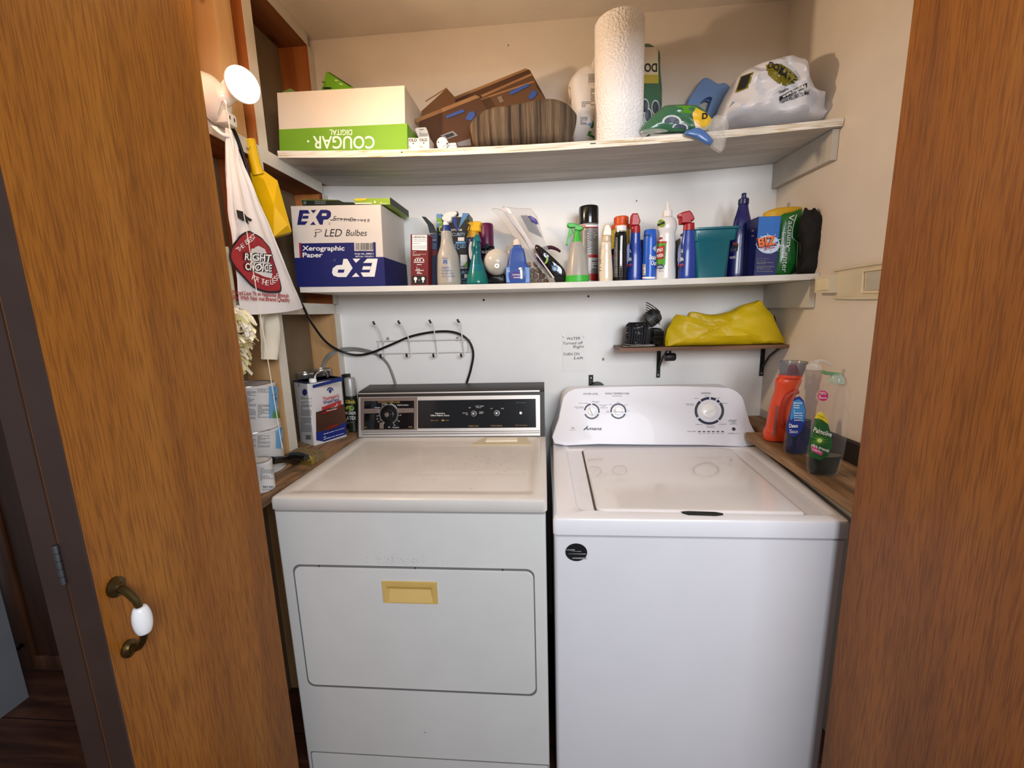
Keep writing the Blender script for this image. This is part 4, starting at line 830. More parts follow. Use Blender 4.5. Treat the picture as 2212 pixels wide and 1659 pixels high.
part(panel([(800, 400), (790, 380), (1270, 172), (1290, 200), (1400, 430), (1380, 800), (900, 800)], -.135, .005, [[(790, 380), (1270, 172), (1284, 190), (806, 400)]]), 'panel', cbx)
m = panel([(150, 650), (120, 625), (740, 380), (780, 400), (860, 530), (860, 890), (190, 890)], -.19, .006, [[(150, 613), (740, 378), (785, 400), (172, 644)]], mat('#4b2f1a', .85)); f = CPL('A3', (0, -.19, 0), (0, -1, 0), .0016)
m.poly([(402, 765), (525, 722), (572, 765), (455, 805)], mat('#7d8084', .5), f); m.poly([(445, 765), (520, 737), (545, 762), (470, 792)], INK, CPL('A3', (0, -.19, 0), (0, -1, 0), .002))
m.poly([(560, 835), (690, 795), (700, 860), (580, 868)], mat('#6c6e74', .5), f)
pf = part(m, 'panel', cbx)
m = panel([(775, 425), (1295, 248), (1320, 300), (1425, 430), (1400, 800), (870, 800)], -.165, .006, [[(775, 418), (1295, 242), (1302, 256), (782, 434)]], mat('#5a3c22', .85)); m.poly([(945, 400), (985, 385), (1010, 440), (975, 455)], mat('#7a6650', .6), CPL('A3', (0, -.165, 0), (0, -1, 0), .0012)); pb = part(m, 'panel', cbx)
for pts, y, par in (([(455, 580), (620, 515), (640, 540), (465, 605)], -.19, pf), ([(640, 610), (680, 545), (732, 535), (735, 580), (700, 625)], -.19, pf), ([(1060, 350), (1240, 270), (1262, 290), (1080, 382)], -.165, pb), ([(1240, 400), (1290, 330), (1330, 355), (1310, 395), (1270, 425)], -.165, pb)):
    f = CPL('A3', (0, y, 0), (0, -1, 0), .0024); part(MB().poly(pts, BLU, f), 'tape', par, 'blue painter tape')
# striped bundle
STRP = grain('striped_burlap', ('#2a2017', '#574634', '#6f5d47'), (75, 4, 2), .9, pos=(.34, .47, .66), detail=3, dist=.25, fine=(420, 20, 14), fbr=.7, bump=.6)
out = [(692, 690), (720, 625), (800, 560), (905, 522), (1000, 516), (1130, 492), (1290, 458), (1430, 438), (1530, 446), (1620, 482), (1685, 545), (1705, 590), (1695, 680), (1670, 780), (1660, 860), (1400, 870), (1100, 880), (800, 890), (728, 850), (704, 770)]
m = puff('A3', out, -.305, -.202, STRP, z1, amp=.004, fr=20)
solo(m, 'striped_cushion', 'brown striped burlap cushion in front of the folded cardboard', 'cushion', (.95, -.24, z1(.95)), ang=60)
# paper towels
pl, pr_ = pY(1286, 180, -.235), pY(1391, 170, -.235); rx = (pr_.x-pl.x)/2; xc = (pl.x+pr_.x)/2; zb = z1(xc)+.0012; ht = pY(1340, 50, -.235).z-zb
TOW = mat('#e9e5e2', .9, var=.02); addbump(TOW, .9, 150, 'ShaderNodeTexVoronoi', .003)
pt = T('paper_towel_roll', 'tall white paper towel roll standing on the upper shelf', 'paper towels', (xc, -.235, zb))
m = MB().loft([[((r_*math.cos(a)), r_*math.sin(a), z) for a in [j*PI/24 for j in range(48)]] for r_, z in ((rx*.28, 0), (rx*.97, 0), (rx, .004), (rx, ht-.004), (rx*.97, ht), (rx*.28, ht), (rx*.28, 0))], TOW, TR(xc, -.235, zb) @ RY(R(-.4)), caps=(0, 0))
part(m, 'sheets', pt); part(MB().lathe([(.001, rx*.27), (ht-.002, rx*.27), (ht-.002, rx*.24), (.001, rx*.24)], KRAFT, TR(xc, -.235, zb), caps=(0, 0)), 'core', pt)
# packs behind the roll
out = [(92, 620), (100, 530), (150, 460), (215, 420), (262, 400), (285, 350), (330, 300), (420, 300), (440, 500), (430, 980), (140, 980), (120, 800)]
m = puff('A4', out, -.155, -.02, mat('#d5d0ca', .3, var=.03), z1, amp=.004); f = DEC(m, 'A4')
m.poly([(95, 640), (98, 545), (112, 550), (118, 640), (112, 680)], mat('#c98a2a', .5), f)
for a, b, c, d, n_ in ((245, 300, 450, 530, 6), (195, 260, 655, 700, 4), (185, 240, 770, 830, 6), (262, 300, 560, 690, 9)): m.lines(f, a, b, c, d, n_, PRINTG, .5, a)
m.poly([(300, 730), (270, 830), (235, 905), (300, 935)], mat('#2d7a30', .4), f); m.disc(258, 826, 16, 12, mat('#6fa0d8', .4), f, 12)
solo(m, 'tissue_pack', 'white wrapped tissue pack behind the left side of the paper towel roll', 'pack', (1.08, -.09, z1(1.08)))
out = [(560, 300), (600, 255), (680, 240), (735, 280), (766, 315), (770, 450), (782, 600), (780, 700), (772, 760), (660, 980), (560, 980)]
m = puff('A4', out, -.145, -.02, mat('#3f6a52', .3, var=.05), z1, amp=.003); f = DEC(m, 'A4')
m.patch(f, 600, 764, 250, 352, mat('#d8c8b0', .4), 10, 6); m.patch(f, 600, 766, 352, 455, mat('#d9cda8', .4), 10, 6); m.patch(f, 600, 768, 455, 520, mat('#b8a642', .4), 10, 4)
f = DEC(m, 'A4', .0012); m.text('DOUBLE', 88, INK, lambda a, b: f(640-a, 372+b), fit=235, bold=.02)
for cx, cy in ((745, 700), (690, 760), (668, 690)): m.disc(cx, cy, 30, 58, mat('#c9cdd0', .4), f, 16, rin=.82); m.disc(cx, cy, 22, 46, mat('#3d4652', .4), DEC(m, 'A4', .0016), 12)
solo(m, 'paper_towel_pack', 'green and yellow wrapped towel pack behind the right side of the tall white roll', 'pack', (1.32, -.08, z1(1.32)))
# green wrapper
gw = T('napkin_wrapper', 'crinkled green plastic wrapper with a yellow label drooping over the upper shelf edge', 'wrapper', (1.42, -.31, z1(1.42)))
GRW = mat('#37674a', .25, coat=.3, var=.1, bump=.4, bs=40)
out = [(640, 885), (690, 800), (810, 692), (900, 684), (1010, 686), (1070, 700), (1130, 745), (1170, 800), (1160, 865), (1000, 885), (830, 890)]
m = puff('A4', out, -.325, -.285, GRW, lambda x: z1(x), amp=.004, fr=30); f = DEC(m, 'A4')
m.poly([(900, 690), (1010, 688), (1060, 700), (1010, 745), (930, 735)], mat('#4f8a1c', .3), f); 
for (cx, cy, rx_, ry_) in ((868, 812, 74, 56), (930, 850, 60, 36)): m.disc(cx, cy, rx_, ry_, mat('#c3c8cc', .4), f, 18, a0=180, a1=380, rin=.78); m.disc(cx, cy, rx_*.76, ry_*.76, mat('#414b5c', .4), f, 16, a0=180, a1=380)
blob(m, [(1020, 745), (1050, 703), (1130, 745), (1165, 790), (1150, 830), (1100, 850), (1030, 800)], mat('#e0b52a', .4), DEC(m, 'A4', .0012), (1090, 780)); blob(m, [(1030, 800), (1100, 850), (1145, 832), (1130, 868), (1050, 866)], mat('#e3d3b0', .4), DEC(m, 'A4', .0014), (1090, 850)); f2 = DEC(m, 'A4', .0018); m.text('D', 62, INK, lambda a, b: f2(1112+a*.95+b*.1, 785-b), bold=.03)
part(m, 'body', gw)
out = [(965, 880), (1000, 868), (1060, 850), (1120, 880), (1172, 940), (1165, 970), (1130, 975), (1040, 925), (970, 905)]
m = puff('A4', out, -.337, -.3175, mat('#4a6ea8', .3, coat=.3), None, amp=.002); part(m, 'drooping_end', gw)
CLR = clear('#e2dcd2', .08, .22)
m = MB(); o_ = XZ('A4', [(1165, 790), (1200, 760), (1270, 790), (1284, 870), (1262, 960), (1240, 1030), (1170, 990), (1176, 940), (1130, 870)], -.330); c_ = (sum(a for a, b in o_)/9, sum(b for a, b in o_)/9)
for yy in (-.337, -.319): 
    R3 = [[(c_[0]+(x-c_[0])*k, yy+.004*fold((x*k, z, yy), 40, 2), c_[1]+(z-c_[1])*k) for x, z in catmull(o_, 3, True)] for k in (.02, .35, .7, 1)]; m.loft(R3, CLR, caps=(0, 0))
part(m, 'clear_end', gw, 'clear crinkled plastic end')
m = MB(); o_ = XZ('A4', [(590, 925), (640, 875), (740, 855), (830, 868), (820, 885), (700, 895), (650, 915), (612, 958)], -.322); R3 = []
c_ = (sum(a for a, b in o_)/8, sum(b for a, b in o_)/8); m.loft([[(c_[0]+(x-c_[0])*k, -.323+.004*fold((x*k, z, 0), 40, 5), c_[1]+(z-c_[1])*k) for x, z in catmull(o_, 3, True)] for k in (.02, .4, .75, 1)], CLR, caps=(0, 0)); part(m, 'clear_tail', gw)
# blue foam piece
out = [(960, 890), (985, 668), (1040, 562), (1098, 482), (1150, 475), (1215, 516), (1270, 510), (1312, 552), (1292, 612), (1215, 730), (1190, 890), (1090, 890), (1172, 645), (1175, 618), (1150, 608), (1105, 630), (1064, 690), (1030, 890)]
m = MB(); q = catmull(XZ('A4', out, -.046, z1), 3, True); m.prism(q, .030, mat('#7298d0', .55, var=.06), y=-.030, bev=.004)
solo(m, 'foam_pad', 'light blue slotted foam piece leaning beside the plastic grocery bag', 'foam pad', (1.47, -.03, z1(1.47)))
# grocery bag
out = [(1195, 870), (1215, 740), (1310, 545), (1380, 455), (1480, 418), (1560, 376), (1640, 370), (1740, 402), (1850, 505), (1892, 610), (1950, 690), (1975, 760), (1950, 830), (1700, 870), (1400, 880)]
m = puff('A4', out, -.285, -.075, mat('#d6d6da', .28, var=.03, bump=.5, bs=30), z1, amp=.010, fr=13, seed=4, n=5, crease=.045); f = DEC(m, 'A4', .0015)
GLD = mat('#7d7418', .35); f2 = DEC(m, 'A4', .0028)
blob(m, [(1572, 380), (1680, 374), (1780, 440), (1812, 495), (1725, 540), (1660, 520), (1588, 452)], GLD, f, (1690, 455)); m.patch(lambda a, b: f(a-(b-500)*.35, b-(a-1370)*.35), 1375, 1470, 470, 590, GLD, 5, 5)
m.patch(lambda a, b: f2(a-(b-500)*.35, b-(a-1370)*.35), 1385, 1455, 478, 580, INK, 5, 5)
for t_, x, y, h, w_, ro in (('DOM', 1640, 425, 60, 120, -.35), ('SAVE', 1720, 480, 62, 150, -.55), ('Quality', 1705, 580, 22, 80, .35), ('PLEASE RETURN TO ANY', 1790, 632, 40, 235, .33)):
    c, s = math.cos(ro), math.sin(ro); m.text(t_, h/.7*.8, INK, (lambda x, y: lambda a, b: f2(x+a, y-b))(x, y), fit=w_, bold=.02, rot=ro)
m.patch(lambda a, b: f(a, b-(a-1670)*.5), 1670, 1875, 618, 650, INK, 8, 2); m.text('www.bagsite', 34, PRINTW, lambda a, b: f2(1775+a, 590-b), fit=180, rot=.46, bold=.02)
solo(m, 'grocery_bag', 'stuffed white grocery bag with gold and black print on the upper shelf', 'bag', (1.65, -.17, z1(1.65)), ang=50)
# ================================================================ middle shelf
def prism_part(k, pts, y, d, mt, name, par, label=None, bev=0, zf=None, r=0): return part(pxp(MB(), k, pts, y, d, mt, zf, bev, r), name, par, label)
# --- paper carton with handwriting
ex = T('paper_carton', 'white copier paper carton in a navy lid with handwritten words on the middle shelf', 'carton', (.24, -.25, z2(.24)))
YE = -.258
m = opencarton('A6', [(200, 1060), (1135, 1060), (1092, 206), (138, 222)], YE, .235, mat('#d9d2c8', .7, var=.03), z2)
f = CPL('A6', (0, YE, 0), (0, -1, 0), .0006); f2 = CPL('A6', (0, YE, 0), (0, -1, 0), .0012); NVC = mat('#171f63', .55, var=.05)
def logo(m, f, mt, bgm, g=None, fb=None):
    g = g or (lambda x, y: (x, y)); G = lambda pts, mm, ff=f: m.poly([g(*p) for p in pts], mm, lambda x, y: ff(x, y))
    G([(232, 265), (322, 265), (342, 302), (272, 302)], mt); G([(232, 265), (272, 302), (250, 385), (207, 422)], mt); G([(268, 326), (330, 326), (322, 356), (260, 356)], mt); G([(250, 385), (322, 385), (290, 422), (207, 422)], mt)
    G([(350, 265), (412, 263), (379, 300)], mt); G([(343, 422), (405, 422), (379, 385)], mt)
    G([(455, 262), (520, 262), (556, 274), (568, 300), (562, 338), (532, 364), (486, 368), (478, 420), (447, 420), (405, 340)], mt); G([(474, 300), (522, 300), (518, 327), (468, 327)], bgm, fb or f2)
logo(m, f, NVC, mat('#d9d2c8', .7, var=0)); m.disc(550, 408, 11, 13, INK, f, 14, rin=.75)
PEN = mat('#15151c', .6, var=0)
for i, (c, s_) in enumerate(zip('SCREWDRIVER', (1.5, .9, .9, .9, .9, 1.2, .9, .8, .9, .9, 1))): m.text(c, 62*s_*.8, PEN, UT(f, 604+i*36, 378+i*1.5), shear=.15, rot=-.05)
m.poly([(600, 352), (940, 372), (940, 376), (600, 357)], PEN, f2)
for a in (((604, 352), (580, 376), (556, 372), (560, 366), (580, 368), (600, 348)),): m.poly(a, PEN, f2)
ctext(m, f, 'LED', 590, 505, 82, PEN, 185, shear=.2); ctext(m, f, 'Bulbes', 836, 505, 68, PEN, 225, shear=.2)
dl = [(392, 478), (430, 468), (465, 478), (466, 492), (425, 502), (396, 498), (404, 530), (388, 545), (400, 552), (412, 528), (404, 500)]
for i in range(len(dl)-1):
    a, b = Vector(dl[i]), Vector(dl[i+1]); n_ = (b-a).orthogonal().normalized()*2.6; m.poly([tuple(a-n_), tuple(b-n_), tuple(b+n_), tuple(a+n_)], PEN, f)
m.poly([(224, 612), (246, 612), (252, 790), (236, 790)], mat('#b02a2a', .5), f); m.poly([(246, 618), (812, 610), (816, 790), (252, 790)], NVC, f); m.poly([(1012, 606), (1040, 606), (1044, 790), (1018, 790)], NVC, f); m.poly([(812, 700), (1016, 700), (1018, 790), (816, 790)], NVC, f)
m.text('Xerographic', 70, PRINTW, UT(f2, 262, 694), al='l', bold=.022, fit=448); m.text('Paper', 70, PRINTW, UT(f2, 266, 765), al='l', bold=.022, fit=212); m.text('Order No. 3990711', 26, PRINTW, UT(f2, 918, 738), bold=.012, fit=200); m.text('MFD No. EXP-8511', 26, PRINTW, UT(f2, 922, 768), bold=.012, fit=190)
x = 826; rd = random.Random(2)
while x < 1006:
    w_ = rd.choice((3, 4, 6, 8)); m.poly([(x, 614), (x+w_, 614), (x+w_, 688), (x, 688)], INK, f); x += w_+rd.choice((3, 4, 6))
m.text('6 15426 97110 7', 18, INK, UT(f, 916, 704), fit=180)
part(m, 'box', ex)
bx0, bx1 = XZ('A6', [(1135, 1060), (1092, 206)], YE); sx_ = bx0[0]
m = MB(); q = XZ('A6', [(203, 1064), (1142, 1064), (1128, 762), (178, 772)], YE-.004, z2); m.prism(q, .003, NVC, y=YE-.0035)
f = CPL('A6', (0, YE-.005, 0), (0, -1, 0), .0006)
logo(m, f, PRINTW, NVC, lambda x, y: (1062-(x-207)*1.345, 972-(y-265)*1.22), CPL('A6', (0, YE-.005, 0), (0, -1, 0), .0012)); m.disc(603, 796, 12, 14, PRINTG, f, 14, rin=.75)
xa, xb = q[1][0], q[2][0]; zt = q[2][1]; zb_ = q[1][1]
m.loft([[(xa-.0012, YE-.002, zb_), (xa+.0016, YE-.002, zb_), (xa+.0016, -.018, zb_), (xa-.0012, -.018, zb_)], [(xa-.0012, YE-.002, zt), (xa+.0016, YE-.002, zt), (xa+.0016, -.018, zt), (xa-.0012, -.018, zt)]], NVC)
part(m, 'lid', ex, 'navy lid printed upside down')
m = MB(); fx = CPL('A6', (sx_+.0022, 0, 0), (1, 0, 0), .0004)
m.poly([(1240, 615), (1338, 665), (1344, 735), (1288, 700), (1285, 790), (1358, 812), (1358, 826), (1225, 785)], NVC, fx); m.poly([(1372, 668), (1404, 690), (1404, 780), (1392, 770)], NVC, fx)
part(m, 'side_print', ex)
m = pxp(MB(), 'A6', [(820, 203), (805, 140), (1190, 138), (1194, 206)], -.240, .2, mat('#8fb021', .5)); f = DEC(m, 'A6')
m.poly([(806, 142), (960, 140), (930, 160), (880, 168), (820, 166)], mat('#d8c832', .5), f); m.poly([(822, 190), (1000, 186), (1000, 198), (822, 202)], PRINTW, f); m.disc(1032, 180, 9, 14, PRINTW, f, 10); m.lines(f, 1090, 1170, 180, 212, 2, PRINTW, .4, 2)
fx = max(v[0] for v in m.v)+.0008; zt = max(v[2] for v in m.v); zb_ = min(v[2] for v in m.v); m.add([(fx, -.239, zt-.002), (fx, -.042, zt-.002), (fx, -.042, zb_+.002), (fx, -.239, zb_+.002)], [(0, 1, 2, 3)], mat('#3f3d3a', .6, var=.15))
solo(m, 'bulb_box', 'lime and yellow box with a dark side showing above the handwritten carton', 'box', (.33, -.14, 1.75))
m = pxp(MB(), 'A6', [(300, 400), (252, 152), (400, 148), (640, 156), (700, 180), (800, 182), (800, 400)], -.19, .13, mat('#1f2c1c', .5, var=.1)); f = DEC(m, 'A6')
m.lines(f, 275, 385, 170, 208, 1, PRINTG, .9, 3); m.lines(f, 395, 510, 170, 208, 2, PRINTG, .6, 4); m.poly([(255, 154), (640, 156), (630, 162), (258, 160)], mat('#8a9a3a', .5), f)
solo(m, 'bulb_box', 'dark green box showing above the left part of the handwritten carton', 'box', (.2, -.12, 1.75))
# --- red bulb box, blue box behind it
m = pxp(MB(), 'A7', [(138, 985), (326, 985), (326, 436), (135, 434)], -.255, .055, mat('#6c1c1e', .5), z2); f = DEC(m, 'A7'); f2 = DEC(m, 'A7', .0015)
m.poly([(154, 440), (314, 440), (314, 608), (154, 604)], PRINTW, f); m.text('Lighting Facts', 19, INK, UT(f2, 232, 460), fit=120, bold=.01); m.poly([(158, 466), (310, 466), (310, 471), (158, 471)], INK, f2)
for y in (486, 505, 530, 560, 580): m.lines(f2, 160, 308, y, y+9, 1, PRINTG, .5, y)
for y in (618, 632, 648, 662): m.lines(f, 160, 305, y, y+8, 1, mat('#c8b8b0', .6), .7, y)
for y, a, b in ((690, 192, 272), (758, 205, 255), (788, 200, 264), (808, 198, 268), (822, 188, 278), (840, 205, 260), (855, 205, 260)): m.lines(f, a, b, y, y+9, 1, PRINTW, .8, y)
for x in (186, 212, 238, 276): m.disc(x, 714, 8, 11, PRINTW, f, 10)
m.lines(f, 170, 290, 732, 742, 1, PRINTW, .9, 9)
m.poly([(150, 884), (308, 886), (308, 974), (150, 974)], INK, f)
for x in (190, 272): m.disc(x, 916, 18, 20, PRINTW, f2, 14); m.poly([(x-7, 934), (x+7, 934), (x+5, 958), (x-5, 958)], PRINTW, f2)
m.text('=', 30, PRINTW, UT(f2, 230, 940))
solo(m, 'bulb_box', 'dark red bulb box with a white facts label beside the navy carton lid', 'box', (.46, -.23, z2(.46)))
m = pxp(MB(), 'A7', [(352, 940), (424, 940), (424, 420), (345, 430)], -.185, .055, mat('#20304e', .5, var=.15), z2); f = DEC(m, 'A7')
m.add([tuple(p) for p in (pY(*cp('A7', 342, 420), -.185), pY(*cp('A7', 424, 420), -.185), pY(*cp('A7', 385, 330), -.16), pY(*cp('A7', 300, 245), -.13), pY(*cp('A7', 255, 238), -.12), pY(*cp('A7', 320, 330), -.15))], [(0, 1, 2, 5), (5, 2, 3, 4)], mat('#26333c', .5, var=.3))
m.poly([(352, 610), (418, 600), (418, 660), (352, 668)], mat('#6a2024', .5), f); m.lines(f, 356, 416, 470, 600, 6, mat('#7d90a8', .5), .4, 2)
solo(m, 'bulb_box', 'dark blue box with a raised flap behind the dark red bulb box', 'box', (.5, -.13, z2(.5)))
# --- two stacked security bulb boxes
for i, (pts, lab, yy) in enumerate((([(428, 985), (812, 985), (806, 645), (424, 645)], 'black and white security bulb box at the bottom of the stack of two', -.118), ([(424, 643), (806, 643), (766, 205), (700, 204), (695, 245), (475, 245), (470, 212), (415, 212)], 'black and blue security bulb box on top of the stack of two', -.115))):
    m = pxp(MB(), 'A7', pts, yy, .09, mat('#16171b', .45), z2 if i == 0 else None); f = DEC(m, 'A7'); f2 = DEC(m, 'A7', .0016); LBL, LGR = mat('#5f93c4', .45), mat('#6fa83a', .45)
    if i == 0:
        m.poly([(676, 655), (806, 655), (806, 780), (676, 780)], mat('#c9cbcd', .5), f); m.poly([(700, 780), (806, 660), (806, 760), (780, 780)], LGR, f2); m.text('Greenlite', 40, PRINTW, UT(f2, 700, 806), fit=190); m.text('SECURITY', 46, mat('#7fb2da', .5, var=0), UT(f2, 690, 864), fit=215); m.lines(f, 690, 800, 915, 925, 1, LBL, .9, 4); m.text('FLY LED', 44, mat('#7fb2da', .5, var=0), UT(f2, 700, 972), fit=130)
        m.poly([(720, 868), (770, 868), (770, 908), (720, 908)], PRINTW, f2)
    else:
        m.poly([(416, 214), (470, 214), (476, 250), (476, 360), (416, 360)], LBL, f); m.poly([(660, 360), (700, 210), (764, 208), (790, 360)], LBL, f); m.poly([(416, 250), (470, 262), (500, 360), (470, 360), (416, 290)], LGR, f2); m.poly([(690, 290), (770, 250), (792, 340), (672, 345)], LGR, f2); m.text('60W', 24, PRINTW, UT(f2, 452, 315), fit=60)
        m.disc(478, 378, 36, 38, mat('#b8d860', .5), f2, 20); m.text('G', 58, INK, UT(DEC(m, 'A7', .0022), 478, 400), bold=.03); m.text('Greenlite', 44, PRINTW, UT(f2, 590, 396), fit=210); m.text('SECURITY', 50, mat('#a9c6de', .5, var=0), UT(f2, 640, 452), fit=180)
        m.poly([(650, 466), (720, 466), (720, 506), (650, 506)], mat('#e2dcd6', .5), f2); m.poly([(626, 515), (736, 512), (736, 534), (626, 536)], LBL, f2); m.text('FLY LED', 54, mat('#8fbfe6', .5, var=0), UT(f2, 670, 580), fit=132); m.lines(f2, 640, 735, 585, 600, 1, LBL, .8, 3)
        m.poly([(445, 425), (498, 425), (498, 500), (445, 500)], LBL, f2); m.poly([(445, 508), (498, 508), (498, 555), (445, 555)], PRINTW, f2); m.lines(f2, 440, 500, 565, 600, 3, PRINTG, .5, 6)
    p = pY(*cp('A7', 620, pts[0][1]), yy); solo(m, 'bulb_box', lab, 'box', (p.x, yy+.04, p.z), 'stacked security bulb boxes')
# --- sprayers
def shape(par, name, k, pts, y, d, mt, label=None, bev=.002, n=1):
    m = MB(); q = XZ(k, pts, y)
    if n > 1: q = catmull(q, n, True)
    return part(m.prism(q, d, mt, y=y, bev=bev), name, par, label)
TRANS = clear('#bdb8ad', .3, .62)
o, m, x0, z0 = BT('spray_bottle', 'cloudy trigger spray bottle with a white and navy head', 'spray bottle', 'A7', [(975, 428, 682), (900, 426, 684), (700, 440, 676), (650, 456, 672), (610, 466, 656), (560, 484, 634), (500, 496, 620), (430, 500, 616), (402, 503, 612)], -.205, TRANS, z2, sm=2)
f = DEC(m, 'A7', .0012); PB = mat('#3b5a9c', .5, var=0)
m.poly([(492, 712), (530, 712), (532, 752), (520, 752), (511, 722), (502, 752), (490, 752)], PB, f); m.text('Aimco', 24, PB, UT(f, 512, 700), fit=66); m.text('Supply', 34, PB, UT(f, 518, 802), fit=82); m.text('Company', 34, PB, UT(f, 526, 834), fit=108); m.text('402-223-3948', 24, PB, UT(f, 532, 866), fit=122); m.text('Fair No. 270-0988', 20, PB, UT(f, 545, 896), fit=130)
part(m, 'bottle_body', o)
part(LT(MB(), 'A7', [(970, 436, 674), (700, 448, 668), (660, 468, 660), (655, 500, 620)], -.205, x0, z0, clear('#c4c0b6', .3, .5), sm=1), 'liquid', o)
part(LT(MB(), 'A7', [(404, 502, 612), (380, 505, 610), (338, 520, 600)], -.205, x0, z0, mat('#1d3474', .4)), 'collar', o)
part(LT(MB(), 'A7', [(336, 530, 590), (318, 520, 580), (300, 512, 575)], -.205, x0, z0, WHITE), 'neck', o)
shape(o, 'spray_head', 'A7', [(512, 305), (480, 262), (500, 230), (540, 198), (600, 186), (640, 190), (650, 215), (620, 250), (590, 262), (580, 305)], -.205, .024, mat('#d6d4d0', .35), None, .004, 2)
shape(o, 'nozzle', 'A7', [(628, 186), (648, 190), (656, 212), (646, 238), (632, 232), (640, 210)], -.205, .018, BLACK)
shape(o, 'trigger', 'A7', [(596, 258), (640, 262), (634, 300), (645, 355), (660, 400), (640, 398), (612, 350), (598, 310)], -.205, .014, mat('#1d3474', .4), None, .002)
o, m, x0, z0 = BT('spray_bottle', 'navy spray bottle with a yellow trigger head behind the teal sprayer', 'spray bottle', 'A7', [(975, 764, 914), (700, 764, 914), (560, 762, 918), (500, 765, 916), (470, 772, 910)], -.158, mat('#1b2a52', .3, coat=.3), z2, sy=.7)
f = DEC(m, 'A7'); m.disc(792, 610, 24, 100, mat('#c9cdd4', .4), f, 18); part(m, 'bottle_body', o)
YL = mat('#dba916', .4)
part(LT(MB(), 'A7', [(472, 770, 912), (420, 778, 896), (400, 782, 894)], -.158, x0, z0, mat('#b98f28', .4), sy=.7), 'collar', o)
shape(o, 'spray_head', 'A7', [(780, 405), (788, 350), (758, 322), (775, 308), (830, 298), (880, 300), (916, 316), (896, 350), (896, 410)], -.158, .030, YL, None, .004, 2)
shape(o, 'trigger', 'A7', [(778, 345), (770, 340), (752, 385), (760, 405), (772, 380)], -.158, .012, YL, None, .002)
o, m, x0, z0 = BT('aerosol_can', 'purple capped aerosol can with a dark label behind the round bulb', 'can', 'A7', [(975, 905, 1052), (620, 905, 1052), (600, 905, 1052)], -.070, mat('#48103a', .35), z2, sm=1, pn='can_body')
f = DEC(m, 'A7'); m.patch(f, 912, 1046, 560, 690, mat('#1c1c3c', .4), 10, 4); f2 = DEC(m, 'A7', .0018); m.disc(968, 605, 62, 74, mat('#141632', .4), f2, 20); m.text('edge', 70, PRINTW, UT(DEC(m, 'A7', .0026), 965, 640), fit=108, bold=.02); part(m, 'can_body', o)
part(LT(MB(), 'A7', [(598, 903, 1053), (345, 895, 1052), (325, 905, 1045), (318, 925, 1025)], -.070, x0, z0, mat('#5e1440', .35)), 'cap', o)
TEAL = clear('#0f6f74', .15, .55)
o, m, x0, z0 = BT('spray_bottle', 'see-through teal cone sprayer with green liquid', 'spray bottle', 'A7', [(975, 740, 986), (900, 752, 972), (800, 780, 945), (700, 806, 918), (640, 820, 905), (600, 815, 915), (570, 812, 916)], -.222, TEAL, z2, sm=2, n=20)
part(m, 'bottle_body', o); part(LT(MB(), 'A7', [(968, 752, 974), (880, 766, 958), (838, 784, 942)], -.222, x0, z0, mat('#3fa06a', .3, sub=.1), n=20), 'liquid', o); part(LT(MB(), 'A7', [(836, 786, 940), (766, 800, 920)], -.222, x0, z0, mat('#2f86ac', .3), n=20), 'label', o)
part(LT(MB(), 'A7', [(572, 812, 914), (540, 820, 908), (510, 826, 900), (470, 836, 890)], -.222, x0, z0, mat('#0f5a60', .3), n=20), 'collar', o)
shape(o, 'spray_head', 'A7', [(830, 520), (836, 460), (850, 440), (872, 440), (890, 470), (898, 520)], -.222, .026, mat('#12656c', .3), None, .004, 2)
# --- round bulb on black plastic
p = pY(*cp('A7', 1070, 738), -.195); r_ = (pY(*cp('A7', 1213, 738), -.195).x-pY(*cp('A7', 930, 738), -.195).x)/2; zb = z2(p.x)+.0008
m = puff('A7', [(955, 985), (960, 905), (1000, 880), (1070, 888), (1140, 862), (1185, 880), (1180, 985)], -.21, -.15, BLACK, z2, amp=.004, fr=45); solo(m, 'plastic_scrap', 'crumpled black plastic under the round globe bulb', 'plastic', (p.x, -.19, zb), ang=20)
gb = T('globe_bulb', 'round frosted globe light bulb resting on black plastic', 'bulb', (p.x, -.195, p.z-r_))
GLB = clear('#cfc9bd', .25, .72)
m = MB().lathe([(r_*math.sin(a), max(1e-4, r_*math.cos(a))) for a in [R(-90+12*i) for i in range(16)]], GLB, TR(p.x, -.195, p.z) @ RX(PI/2) @ RZ(.2), n=32); part(m, 'glass', gb)
m = MB().lathe([(-r_-.022, .010), (-r_-.004, .013), (-r_+.004, .014)], mat('#9d9a92', .35, .9), TR(p.x, -.195, p.z) @ RX(PI/2), n=20); part(m, 'screw_base', gb)
m = MB(); q = pY(*cp('A7', 1072, 775), -.195-r_*.96); m.lathe([(0, .0085), (.0006, .0085), (.0006, .0032)], PRINTW, TR(q.x, q.y, q.z) @ RX(PI/2), n=20); m.lathe([(.0004, .0026), (.0012, .0022), (.0012, 0)], mat('#59606a', .5), TR(q.x, q.y, q.z) @ RX(PI/2), n=14); part(m, 'stamp', gb)
